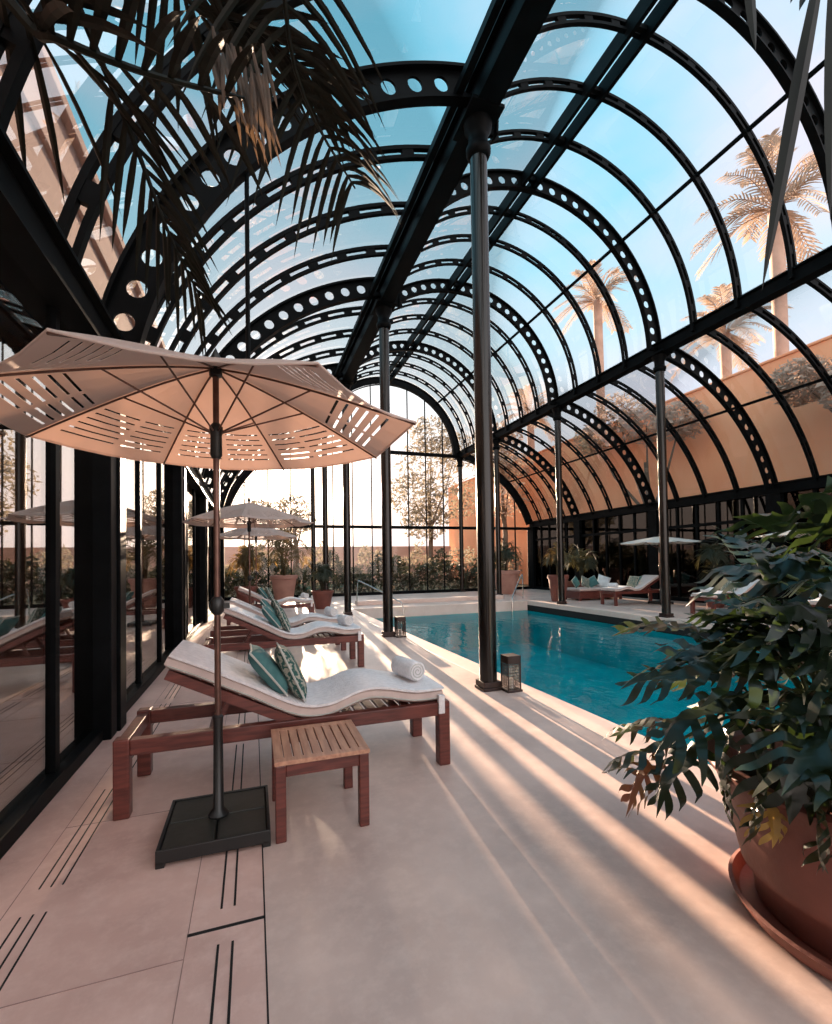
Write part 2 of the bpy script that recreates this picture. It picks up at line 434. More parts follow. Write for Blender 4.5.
# joints and drain slots in the paving
def strips(name, m, rects, z=0.0015):
    s = MB()
    for (x0, x1, y0, y1) in rects: s.box(x0, x1, y0, y1, -0.004, z)
    return s.build(name, m)
rects = [(0.031, 0.037, YB, YE), (-0.256, 0.035, 2.06, 2.076)]
struct(strips('trim_3', M['slot'], rects), 'dark joint lines of the drain strip')
rects = [(-0.255, -0.252, YB, YE), (-1.0, -0.997, YB, YE)]
for y in (0.2, 4.2, 6.4, 8.6, 10.8): rects.append((-0.256, 0.031, y, y+.008))
for y in (0.75, 1.95, 3.15, 4.35, 5.55, 6.75, 7.95): rects.append((-0.997, -0.256, y, y+.003))
struct(strips('trim_4', M['joint'], rects), 'faint joints between the pink paving slabs')
rs = []
for i, (ya, yb) in enumerate(((-1.0, 1.98), (2.18, 4.1), (4.3, 6.3), (6.5, 8.5), (8.7, 10.7))):
    rs = [(-0.142, -0.133, ya, yb), (-0.090, -0.081, ya, yb)]
    o = strips('drain_slot', M['slot'], rs, 0.002)
    tag(o, ['pair of black drain slots in the floor nearest the camera', 'pair of black drain slots running under the umbrella base',
            'pair of black drain slots behind the nearest sun lounger', 'pair of black drain slots under the second sun lounger', 'pair of black drain slots farthest along the paving strip'][i], 'drain', 'drain slots along the paving strip')
for i, (ya, yb) in enumerate(((0.2, 2.42), (2.6, 3.6), (3.85, 5.6), (5.8, 8.4))):
    rs = [(x, x+.007, ya, yb) for x in (-0.93, -0.885, -0.84)]
    o = strips('drain_slot', M['slot'], rs, 0.002)
    tag(o, ['triple drain slots beside the glass doors, nearest the camera', 'triple drain slots beside the glass doors, second from the camera',
            'triple drain slots beside the glass doors by the lounger headrest', 'triple drain slots beside the glass doors, farthest back'][i], 'drain', 'drain slots beside the glass doors')

# ------------------------------------------------------------------ vault glass
def vault(name, arc, off, ya, yb, m):
    cx, cz, r, a0, a1 = arc; r += off
    s = MB(); n = 36
    for i in range(n+1):
        a = a0+(a1-a0)*i/n
        s.v.append((cx+r*math.cos(a), ya, cz+r*math.sin(a))); s.v.append((cx+r*math.cos(a), yb, cz+r*math.sin(a)))
    for i in range(n): s.f.append((2*i, 2*i+1, 2*i+3, 2*i+2))
    return s.build(name, m, smooth=True)
struct(vault('ceiling', ARCS['nave'], 0.03, YB, YE, M['roofglass']), 'barrel vault of glass over the pool')
struct(vault('ceiling', ARCS['left'], 0.03, YB, YE, M['roofglass']), 'curved glass roof over the loungers')
struct(vault('ceiling', ARCS['right'], 0.03, YB, YE, M['roofglass']), 'curved glass roof over the far terrace')

# ------------------------------------------------------------------ arched ribs
def P(cx, cz, r, a, y): return (cx+r*math.cos(a), y, cz+r*math.sin(a))
def arc_bar(s, cx, cz, r0, r1, a0, a1, y, t, n):
    o = len(s.v)
    for i in range(n+1):
        a = a0+(a1-a0)*i/n
        s.v += [P(cx,cz,r0,a,y-t/2), P(cx,cz,r1,a,y-t/2), P(cx,cz,r1,a,y+t/2), P(cx,cz,r0,a,y+t/2)]
    for i in range(n):
        p, q = o+4*i, o+4*i+4
        for k in range(4): s.f.append((p+k, p+(k+1)%4, q+(k+1)%4, q+k))
    s.f.append((o, o+1, o+2, o+3)); e = o+4*n; s.f.append((e+3, e+2, e+1, e))
def plain_rib(arc, y, depth=0.17, t=0.07):
    cx, cz, r, a0, a1 = arc
    s = MB(); L = r*(a1-a0); n = max(12, int(L/0.28))
    arc_bar(s, cx, cz, r-0.05, r, a0, a1, y, t, n*2)
    arc_bar(s, cx, cz, r-depth, r-depth+0.045, a0, a1, y, t, n*2)
    for i in range(0, n+1, 2):
        a = a0+(a1-a0)*i/n; da = 0.17/r/2
        arc_bar(s, cx, cz, r-depth+0.02, r-0.02, max(a0, a-da), min(a1, a+da), y, t*0.8, 1)
    return s
def perf_plate(arc, y, depth=0.34, t=0.03, pitch=0.33, hr=0.088):
    cx, cz, r, a0, a1 = arc
    r0, r1 = r-depth, r-0.02; rm = (r0+r1)/2
    L = rm*(a1-a0); n = int(L/pitch); s = MB(); K = 16
    for i in range(n):
        b0 = a0+(a1-a0)*i/n; b1 = a0+(a1-a0)*(i+1)/n; am = (b0+b1)/2
        for side in (-1, 1):
            o = len(s.v); yy = y+side*t/2
            for k in range(K):
                th = 2*PI*k/K
                cu, cv = math.cos(th), math.sin(th)
                m_ = max(abs(cu), abs(cv)); su, sv = cu/m_, cv/m_
                s.v.append(P(cx, cz, rm+cv*hr, am+cu*hr/rm, yy))
                s.v.append(P(cx, cz, rm+sv*(r1-r0)/2, am+su*(b1-b0)/2, yy))
            for k in range(K):
                k2 = (k+1) % K
                q = (o+2*k, o+2*k+1, o+2*k2+1, o+2*k2)
                s.f.append(q if side < 0 else q[::-1])
        oa = len(s.v)-4*K; ob = oa+2*K
        for k in range(K):
            k2 = (k+1) % K
            s.f.append((oa+2*k, oa+2*k2, ob+2*k2, ob+2*k))
    return s
AREA = {'nave': 'over the pool', 'left': 'over the loungers', 'right': 'over the far terrace'}
GAP = {0: 'between first and second columns', 1: 'between second and third columns', 2: 'between third and fourth columns', 3: 'nearest the end wall', -1: 'nearest the camera'}
FR = {-1: 'overhead nearest the camera', 0: 'at the nearest column', 1: 'at the second column', 2: 'at the third column', 3: 'at the fourth column', 4: 'at the end wall'}
for key, arc in ARCS.items():
    for k in range(-1, 5):
        y = (BY(k) if k < 4 else YE-0.05) + (0.18 if (k == 0 and key == 'nave') else 0)
        t = empty('roof_truss', (0, 0, 0))
        tag(t, ('black arched truss with round holes %s, %s' if k < 4 else 'solid black closing arch %s, %s') % (AREA[key], FR[k]), 'roof frame', 'perforated arch frames '+AREA[key])
        cx, cz, r, a0, a1 = arc
        if k < 4:
            perf_plate(arc, y).build('web_plate', M['steel'], t)
        else:
            s = MB(); arc_bar(s, cx, cz, r-0.30, r, a0, a1, y, 0.05, 40); s.build('web_plate', M['steel'], t)
        s = MB(); arc_bar(s, cx, cz, r-0.025, r+0.01, a0, a1, y, 0.16, 48); s.build('outer_flange', M['steel'], t)
        s = MB(); arc_bar(s, cx, cz, r-0.36, r-0.335, a0, a1, y, 0.13, 48); s.build('inner_flange', M['steel'], t)
    for k in range(-1, 4):
        ya, yb = BY(k), BY(k+1)
        for j in range(1, 4):
            y = ya+(yb-ya)*j/4
            o = plain_rib(arc, y).build('roof_arch', M['steel'])
            tag(o, 'slim black roof rib %s, %s of three %s' % (AREA[key], ['first', 'middle', 'last'][j-1], GAP[k]), 'roof rib', 'slim curved ribs '+AREA[key])

# ------------------------------------------------------------------ long beams
def beam(name, x, z, w, h, label, m=M['steel'], parts=None):
    t = empty(name, (x, 0, 0)); tag(t, label, 'beam')
    s = MB(); s.box(-w/2, w/2, YB, YE, z, z+h); s.build('web', m, t, bevel=0.01)
    s = MB(); s.box(-w/2-0.06, w/2+0.06, YB, YE, z-0.03, z); s.build('bottom_flange', m, t)
    s = MB(); s.box(-w/2-0.06, w/2+0.06, YB, YE, z+h, z+h+0.03); s.build('top_flange', m, t)
    return t
beam('valley_beam', XL, 6.62, 0.15, 0.36, 'thick black gutter beam running along the tops of the poolside columns')
beam('valley_beam', XR, 6.62, 0.14, 0.24, 'slim black beam along the tops of the columns across the pool')
beam('eave_beam', XWL, EAVE-0.20, 0.24, 0.26, 'black eave beam above the glass doors beside the loungers')
beam('eave_beam', XWR, EAVE-0.2, 0.24, 0.24, 'black eave beam along the dark wall across the pool')
t = empty('ridge_girder', (CX-0.15, 0, CZ+RN-0.02)); tag(t, 'double black ridge girder along the top of the glass vault', 'beam')
for sx in (-1, 1):
    s = MB(); s.box(sx*0.15-0.035, sx*0.15+0.035, YB, YE, -0.30, 0.0); s.build('rail', M['steel'], t)
y = YB+0.3
while y < YE-0.1:
    if abs(((y-Y0) % 1.05)) < 5:
        s = MB(); s.box(-0.115, 0.115, y-0.04, y+0.04, -0.2, -0.12); s.build('cross_bar', M['steel'], t)
    y += 1.05
def purlin(arcn, x, z, label):
    s = MB(); s.box(-0.03, 0.03, YB, YE, -0.03, 0.03)
    tag(s.build('purlin', M['steel'], loc=(x, 0, z)), label, 'purlin')
def on_arc(arc, a, d=0.06): return arc[0]+(arc[2]-d)*math.cos(a), arc[1]+(arc[2]-d)*math.sin(a)
x, z = on_arc(ARCS['nave'], math.radians(47)); purlin('nave', x, z, 'thin black purlin halfway up the far slope of the glass vault')
x, z = on_arc(ARCS['right'], ang(RA, (12.5, 5.6))); purlin('right', x, z, 'thin black purlin across the peach-coloured lower roof panes')
def rail_side(x, z, label):
    s = MB(); s.box(-0.04, 0.04, YB, YE, -0.05, 0.05)
    tag(s.build('purlin', M['steel'], loc=(x, 0, z)), label, 'purlin')
rail_side(XL-0.26, 6.85, 'thin black rail beside the thick gutter beam, lounger side')
rail_side(XL+0.33, 7.45, 'thin black rail beside the thick gutter beam, pool side')

# ------------------------------------------------------------------ columns
def column(x, y, top, r, label, group):
    t = empty('column', (x, y, 0)); tag(t, label, 'column', group)
    s = MB(); s.box(-r*1.2, r*1.2, -r*1.2, r*1.2, 0, 0.035); s.box(-r*1.1, r*1.1, -r*1.1, r*1.1, 0.035, 0.10); s.build('base', M['lantern'], t, bevel=0.006)
    s = MB(); s.lathe([(r, 0.10), (r, top-0.42)], n=28); s.build('shaft', M['column'], t, smooth=True)
    s = MB(); s.lathe([(r, -0.02), (r*1.25, 0.0), (r*1.45, 0.05), (r*1.45, 0.10), (r*1.15, 0.13), (r*1.15, 0.26), (r*1.6, 0.33), (r*1.7, 0.42)], c=(0, 0, top-0.42), n=28); s.build('capital', M['steel'], t, smooth=True)
    s = MB(); s.box(-0.2, 0.2, -0.28, 0.28, top-0.02, top+0.02); s.build('bearing_plate', M['steel'], t)
    return t
for k in range(0, 5):
    column(XL, BY(k)-(0.1 if k == 4 else 0), 6.6, 0.10, 'round black steel column on the lounger side, ' + ['the large near one with a lantern at its foot', 'second from the camera, with a lantern at its foot', 'third from the camera', 'fourth from the camera, half hidden behind the umbrellas', 'at the end wall'][k], 'columns between loungers and pool')
    column(XR, BY(k)-(0.1 if k == 4 else 0), 6.6, 0.105, 'round black steel column across the pool, ' + ['at the right edge behind the plant', 'the wide one beside the white umbrella', 'behind the yellow potted shrub', 'thin one near the far corner', 'at the end wall'][k], 'columns across the pool')

# ------------------------------------------------------------------ end wall
t = MB()
def mull(s, x, z0, z1, w=0.05, d=0.07, y=YE): s.box(x-w/2, x+w/2, y-d, y, z0, z1)
def roof_z(x):
    if x < XL: c_ = LA
    elif x > XR: c_ = RA
    else: c_ = (CX, CZ, RN)
    v = c_[2]**2-(x-c_[0])**2
    return c_[1]+math.sqrt(max(v, 0))
e = empty('wall_far', (0, 0, 0)); struct(e)
s = MB()
for (xa, xb, dv) in ((XWL, XL, 4), (XL, XR, 8), (XR, XWR, 4)):
    for i in range(1, dv):
        x = xa+(xb-xa)*i/dv
        mull(s, x, 0, roof_z(x)-0.1, 0.045)
s.build('mullions', M['steel'], e)
s = MB()
for z, h in ((3.08, 0.14), (6.62, 0.16), (0.0, 0.14)):
    s.box(XWL, XWR if z < 6 else XR, YE-0.1, YE+0.02, z, z+h)
s.build('transom', M['steel'], e)
s = MB()
for x in (XWL, XWR): mull(s, x, 0, EAVE, 0.3, 0.3)
s.build('corner_post', M['steel'], e)
gl = MB()   # glass sheet with arched heads
xs = [XWL+(XL-XWL)*i/14 for i in range(15)]+[XL+(XR-XL)*i/30 for i in range(1, 31)]+[XR+(XWR-XR)*i/14 for i in range(1, 15)]
for x in xs:
    gl.v.append((x, YE-0.03, 0.14)); gl.v.append((x, YE-0.03, max(EAVE, roof_z(x))))
for i in range(len(xs)-1): gl.f.append((2*i, 2*i+2, 2*i+3, 2*i+1))
struct(gl.build('window_1', M['endglass']), 'tall arched glazing closing the far end')

# ------------------------------------------------------------------ left wall: glass doors to the hotel rooms
e = empty('wall_left', (XWL, 0, 0)); struct(e)
s = MB(); s.box(-0.08, 0.08, YB, YE, 0, 0.10); s.build('bottom_rail', M['steel'], e, bevel=0.008)
for k in range(-1, 4):
    s = MB(); y = BY(k)
    s.box(-0.14, 0.14, y-0.21, y-0.03, 0, EAVE-0.2); s.box(-0.12, 0.16, y+0.0, y+0.21, 0, EAVE-0.2)
    s.build('pier', M['steel'], e, bevel=0.01)
for k in range(-2, 4):
    ya, yb = BY(k)+0.21, BY(k+1)-0.21
    for y in ((1.35, 2.57, 3.78) if k == -1 else (ya+(yb-ya)*0.33, ya+(yb-ya)*0.67)):
        s = MB(); s.box(-0.035, 0.035, y-0.035, y+0.035, 0.1, EAVE-0.2); s.build('door_stile', M['steel'], e)
n = 1
for k in range(-2, 4):
    ya, yb = max(YB, BY(k))+0.21, BY(k+1)-0.21
    s = MB(); s.box(XWL-0.006, XWL+0.006, ya, yb, 0.10, EAVE-0.2)
    n += 1
    struct(s.build('window_%d' % n, M['sideglass']), 'tall glass door panes beside the loungers')
# dim room behind the glass and the pink building above it
s = MB(); s.box(-5.2, -5.1, YB, YE, 0, 3.3); s.box(-5.2, XWL-0.2, YE-0.1, YE, 0, 3.3); s.box(-5.2, XWL-0.2, YB, YB+.1, 0, 3.3); s.box(-5.2, XWL-0.16, YB, YE, 3.3, 3.4); s.box(-5.2, XWL-0.16, YB, YE, -.1, 0.0)
struct(s.build('wall_hotel_room', M['room']), 'dim room behind the glass doors')
t = empty('hotel_building', (-2.25, 0, 0)); tag(t, 'pink rendered hotel building rising above the lounger side, beyond the roof glass', 'building')
s = MB(); s.box(-6, 0, YB, 19.5, 3.45, 7.15); s.build('wall', M['facade'], t)
s = MB(); s.box(-6, 0.10, YB, 19.5, 7.15, 7.33); s.build('cornice', M['facade'], t, bevel=0.02)
s = MB(); s.box(-6, 0.06, YB, 19.5, 6.35, 6.45); s.build('string_course', M['facade'], t, bevel=0.01)

# ------------------------------------------------------------------ right wall
e = empty('wall_right', (XWR, 0, 0)); struct(e)
for k in range(-1, 5):
    s = MB(); y = BY(k); s.box(-0.16, 0.12, y-0.2, y+0.2, 0, EAVE-0.2); s.build('pier', M['steel'], e, bevel=0.01)
for k in range(-1, 4):
    ya, yb = BY(k)+0.2, BY(k+1)-0.2
    for j in range(1, 5):
        y = ya+(yb-ya)*j/5
        s = MB(); s.box(-0.05, 0.05, y-0.04, y+0.04, 0, EAVE-0.2); s.build('door_stile', M['steel'], e)
s = MB(); s.box(-0.06, 0.06, YB, YE, 0, 0.14); s.box(-0.06, 0.06, YB, YE, 2.5, 2.6); s.build('rails', M['steel'], e)
for k in range(-1, 4):
    s = MB(); s.box(XWR-0.006, XWR+0.006, BY(k)+.2, BY(k+1)-.2, 0.14, EAVE-0.2); n += 1
    struct(s.build('window_%d' % n, M['darkglass']), 'dark glazed doors across the pool')
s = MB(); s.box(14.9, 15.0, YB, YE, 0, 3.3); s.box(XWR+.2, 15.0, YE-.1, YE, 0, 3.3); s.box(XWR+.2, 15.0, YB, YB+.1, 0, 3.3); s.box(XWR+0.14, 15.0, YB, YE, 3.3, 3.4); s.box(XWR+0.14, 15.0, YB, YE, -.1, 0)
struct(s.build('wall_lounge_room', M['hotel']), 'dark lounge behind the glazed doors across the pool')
t = empty('terracotta_building', (17.2, 0, 0)); tag(t, 'peach terracotta building behind the roof panes across the pool', 'building')
s = MB(); s.box(0, 1.0, -6, 40, -0.1, 8.3); s.build('wall', M['peach'], t)
s = MB(); s.box(-0.06, 1.0, -6, 40, 8.3, 8.4); s.build('parapet', M['peach'], t, bevel=0.03)

# ------------------------------------------------------------------ vertical hanging rod
s = MB(); s.tube([(0, 0, 0), (0, 0, 2.50)], 0.022, 8)
s.lathe([(0.05, -0.04), (0.05, 0.04)], n=12)
tag(s.build('hanging_rod', M['steel'], loc=(-0.03, BY(0), 2.9)), 'thin vertical black rod hanging from the roof frame above the near umbrella', 'rod')

# ------------------------------------------------------------------ sun loungers
def extrude_profile(pts, y0, y1, thick, m_seg=1):
    # padded slab that follows a side profile, rounded edges
    s = MB(); n = len(pts)
    P2 = [Vector((p[0], 0, p[1])) for p in pts]
    cross = [(0, 0.18), (0.03, 0.0), (0.5, -0.0), (0.97, 0.0), (1, 0.18), (1, 0.82), (0.97, 1.0), (0.5, 1.04), (0.03, 1.0), (0, 0.82)]
    for i, p in enumerate(P2):
        d = (P2[min(i+1, n-1)]-P2[max(i-1, 0)]).normalized()
        nn = Vector((-d.z, 0, d.x))
        if nn.z < 0: nn = -nn
        sc = 1.0 if 0 < i < n-1 else 0.75
        for (cy, ct) in cross:
            off = thick*(0.5+(ct-0.5)*sc)
            q = p+nn*off
            s.v.append((q.x, y0+(y1-y0)*(0.5+(cy-0.5)*(1 if 0 < i < n-1 else 0.97)), q.z))
    K = len(cross)
    for i in range(n-1):
        for k in range(K):
            s.f.append((i*K+k, (i+1)*K+k, (i+1)*K+(k+1) % K, i*K+(k+1) % K))
    s.f.append(tuple(reversed(range(K)))); s.f.append(tuple((n-1)*K+k for k in range(K)))
    return s
def smooth_path(pts, sub=4):
    out = []
    n = len(pts)
    for i in range(n-1):
        p0 = pts[max(i-1, 0)]; p1 = pts[i]; p2 = pts[i+1]; p3 = pts[min(i+2, n-1)]
        for j in range(sub):
            t_ = j/sub
            out.append(tuple(0.5*((2*p1[q])+(-p0[q]+p2[q])*t_+(2*p0[q]-5*p1[q]+4*p2[q]-p3[q])*t_*t_+(-p0[q]+3*p1[q]-3*p2[q]+p3[q])*t_**3) for q in range(len(p1))))
    out.append(tuple(pts[-1])); return out
def pillow_mesh(w, h, t, n=14):
    s = MB()
    for side in (1, -1):
        o = len(s.v)
        for i in range(n+1):
            for j in range(n+1):
                u, v = -1+2*i/n, -1+2*j/n
                pin = 1-0.07*(1-v*v)*abs(u)**3; pin2 = 1-0.07*(1-u*u)*abs(v)**3
                hh = (max(0, 1-u**4)*max(0, 1-v**4))**0.55
                s.v.append((u*w/2*pin, side*t/2*hh, v*h/2*pin2))
        for i in range(n):
            for j in range(n):
                q = (o+i*(n+1)+j, o+(i+1)*(n+1)+j, o+(i+1)*(n+1)+j+1, o+i*(n+1)+j+1)
                s.f.append(q if side < 0 else q[::-1])
    return s
def pillow_piping(w, h, m, parent):
    s = MB(); pts = []
    n = 10
    for i in range(n): u = -1+2*i/n; pts.append((u*w/2, 0, -h/2*(1-0.07*(1-u*u))))
    for i in range(n): u = -1+2*i/n; pts.append((w/2*(1-0.07*(1-u*u)), 0, u*h/2))
    for i in range(n): u = 1-2*i/n; pts.append((u*w/2, 0, h/2*(1-0.07*(1-u*u))))
    for i in range(n+1): u = 1-2*i/n; pts.append((-w/2*(1-0.07*(1-u*u)), 0, u*h/2))
    s.tube(pts, 0.007, 6); s.build('piping', m, parent, smooth=True)

W, Lg = 0.68, 2.1
HX, HZ = 1.06, 0.40            # hinge of the backrest
BX, BZ = 0.27, 0.80            # top of the backrest
def make_lounger():
    t = empty('sun_lounger')
    for (x, y) in ((0, 0), (0, W-0.085), (Lg-0.085, 0), (Lg-0.085, W-0.085)):
        s = MB(); s.box(x, x+0.085, y, y+0.085, 0, 0.455); s.build('leg', M['wood'], t, bevel=0.008)
    for y in (0.008, W-0.078):
        s = MB(); s.box(0.085, Lg-0.085, y, y+0.07, 0.355, 0.445); s.build('side_rail', M['wood'], t, bevel=0.005)
    s = MB(); s.box(0.01, 0.075, 0.085, W-0.085, 0.36, 0.44); s.build('end_rail', M['wood'], t, bevel=0.005)
    s = MB(); s.box(Lg-0.075, Lg-0.01, 0.085, W-0.085, 0.36, 0.44); s.build('end_rail', M['wood'], t, bevel=0.005)
    s = MB(); x = HX+0.04
    while x < Lg-0.12:
        s.box(x, x+0.06, 0.075, W-0.075, 0.405, 0.425); x += 0.085
    s.build('seat_slats', M['wood'], t)
    # backrest: two stiles and slats
    s = MB()
    d = Vector((BX-HX, 0, BZ-HZ)); L = d.length
    for y in (0.05, W-0.09):
        s.bar((HX, y+0.02, HZ), (BX, y+0.02, BZ), 0.045, 0.06)
    k = 0.05
    dn = d.normalized(); nn = Vector((dn.z, 0, -dn.x))
    if nn.z < 0: nn = -nn
    while k < L:
        p = Vector((HX, W/2, HZ))+dn*k+nn*0.02
        m_ = Matrix(((dn.x, 0, nn.x, p.x), (0, 1, 0, p.y), (dn.z, 0, nn.z, p.z), (0, 0, 0, 1)))
        s.box(-0.03, 0.03, -W/2+0.06, W/2-0.06, -0.01, 0.01, m_); k += 0.085
    s.build('backrest', M['wood'], t)
    s = MB(); q = Vector((HX, 0, HZ))+d*0.55
    for y in (0.13, W-0.13): s.bar((q.x, y, q.z-0.02), (q.x-0.12, y, 0.37), 0.03, 0.03)
    s.bar((q.x-0.12, 0.08, 0.37), (q.x-0.12, W-0.08, 0.37), 0.035, 0.035)
    s.build('backrest_prop', M['wood'], t)
    off = 0.045
    pts = smooth_path([(BX-0.02, BZ+off), (BX+0.2*(HX-BX), BZ+0.2*(HZ-BZ)+off), (BX+0.6*(HX-BX), BZ+0.6*(HZ-BZ)+off), (HX-0.03, HZ+off+0.01), (HX+0.18, 0.435), (1.45, 0.50), (1.6, 0.505), (1.85, 0.455), (Lg-0.03, 0.455)], 4)
    mt = extrude_profile(pts, 0.045, W-0.045, 0.075).build('mattress', M['mattress'], t, smooth=True)
    # white towel cover lying on the mattress, folded down over the edges
    tp = [(p[0]+0.004, p[1]+0.066) for p in pts]
    extrude_profile([(p[0], p[1]+0.006) for p in tp[1:]], 0.03, W-0.03, 0.024).build('towel_cover', M['towel'], t, smooth=True)
    s = MB(); s.box(Lg-0.085, Lg-0.04, -0.004, 0.03, 0.37, 0.50); s.build('tie_strap', M['towel'], t, bevel=0.002)
    # welt line down the side of the mattress
    s = MB(); s.tube([(p[0], 0.040, p[1]+0.02) for p in pts[1:-1]], 0.005, 6); s.build('welt', M['piping'], mt, smooth=True)
    return t
def make_pillow(kind, w=0.42):
    m = M['teal'] if kind == 'teal' else M['leafprint'] if kind == 'leaf' else M['wall_white']
    o = pillow_mesh(w, w, 0.12).build('cushion', m, None, smooth=True)
    pillow_piping(w, w, M['piping'], o)
    return o
def make_roll():
    o = empty('rolled_towel')
    s = MB(); n = 28
    prof = []
    s2 = MB()
    # a spiral roll along Y
    K = 60; L = 0.30
    for j, yy in enumerate((-L/2, -L/2+0.012, L/2-0.012, L/2)):
        for k in range(K):
            a = 2*PI*k/K*1.0; r = 0.073 if j in (1, 2) else 0.066
            r *= 1+0.03*math.sin(3*a+j)
            s2.v.append((r*math.cos(a), yy, r*math.sin(a)))
    for j in range(3):
        for k in range(K): s2.f.append((j*K+k, j*K+(k+1) % K, (j+1)*K+(k+1) % K, (j+1)*K+k))
    s2.f.append(tuple(range(K))); s2.f.append(tuple(reversed([3*K+k for k in range(K)])))
    s2.build('roll', M['towel'], o, smooth=True)
    for yy in (-L/2-0.003, L/2+0.003):
        sp = MB(); pts = [(0.008*(1+a*0.42)*math.cos(a*1.0), yy, 0.008*(1+a*0.42)*math.sin(a)) for a in [i*0.35 for i in range(50)]]
        sp.tube(pts, 0.003, 5); sp.build('spiral_edge', M['piping'], o)
    return o
lounger0 = make_lounger(); pil_teal = make_pillow('teal', 0.37); pil_leaf = make_pillow('leaf', 0.39); roll0 = make_roll()
used = {}
def inst(proto, label, cat, group, loc, rot=(0, 0, 0)):
    if proto.name not in used: used[proto.name] = 1; o = proto
    else: o = copy_tree(proto)
    o.location = loc; o.rotation_euler = rot
    tag(o, label, cat, group); return o
def local(x, y, rz, p):
    c_, s_ = math.cos(rz), math.sin(rz)
    return (x+c_*p[0]-s_*p[1], y+s_*p[0]+c_*p[1], p[2])
def set_lounger(x, y, rz, nm, pl=True, mirror=False):
    inst(lounger0, 'red wooden lounger with white mattress, '+nm, 'sun lounger', 'sun loungers around the pool', (x, y, 0), (0, 0, rz))
    if pl:
        inst(pil_teal, 'plain teal cushion leaning on the lounger '+nm, 'cushion', 'teal cushions on the loungers', local(x, y, rz, (0.86, 0.24, 0.745)), (0, math.radians(-6), rz+math.radians(90)) if False else (math.radians(-38), 0, rz+math.radians(90)))
        inst(pil_leaf, 'leaf-patterned green cushion leaning on the lounger '+nm, 'cushion', 'leaf-patterned cushions on the loungers', local(x, y, rz, (1.01, 0.26, 0.715)), (math.radians(-24), math.radians(4), rz+math.radians(90)))
    inst(roll0, 'white rolled towel at the foot of the lounger '+nm, 'towel', 'rolled towels on the loungers', local(x, y, rz, (1.90, 0.36, 0.635)), (0, 0, rz+math.radians(12)))
set_lounger(-0.77, 3.13, 0, 'nearest the camera, behind the side table')
set_lounger(-0.63, 6.50, 0, 'second along the glass doors')
set_lounger(-0.63, 7.85, 0, 'third along the glass doors')
set_lounger(-0.62, 12.3, 0, 'farthest back, by the potted plants')
set_lounger(12.85, 12.55, PI, 'across the pool beside the white umbrella')
set_lounger(12.95, 9.3, PI, 'across the pool, half behind the foliage')
set_lounger(12.95, 6.6, PI, 'at the right edge behind the foliage')

# ------------------------------------------------------------------ side table
t = empty('side_table', (0.10, 2.57, 0)); tag(t, 'small square red wooden side table with pale slatted top beside the near lounger', 'table')
TW, TD, TH = 0.50, 0.52, 0.42
for (x, y) in ((0, 0), (TW-0.055, 0), (0, TD-0.055), (TW-0.055, TD-0.055)):
    s = MB(); s.box(x, x+0.055, y, y+0.055, 0, TH-0.02); s.build('leg', M['wood'], t, bevel=0.006)
s = MB()
s.box(0.055, TW-0.055, 0.006, 0.045, TH-0.085, TH-0.02); s.box(0.055, TW-0.055, TD-0.045, TD-0.006, TH-0.085, TH-0.02)
s.box(0.006, 0.045, 0.055, TD-0.055, TH-0.085, TH-0.02); s.box(TW-0.045, TW-0.006, 0.055, TD-0.055, TH-0.085, TH-0.02)
s.build('apron', M['wood'], t, bevel=0.004)
s = MB()
fw_ = 0.045
s.box(-0.004, TW+0.004, -0.004, fw_, TH-0.02, TH+0.004); s.box(-0.004, TW+0.004, TD-fw_, TD+0.004, TH-0.02, TH+0.004)
s.box(-0.004, fw_, fw_, TD-fw_, TH-0.02, TH+0.004); s.box(TW-fw_, TW+0.004, fw_, TD-fw_, TH-0.02, TH+0.004)
nsl = 8; sw = (TW-2*fw_)/nsl
for i in range(nsl): s.box(fw_+i*sw+0.004, fw_+(i+1)*sw-0.004, fw_, TD-fw_, TH-0.018, TH+0.002)
s.build('slatted_top', M['woodtop'], t, bevel=0.002)

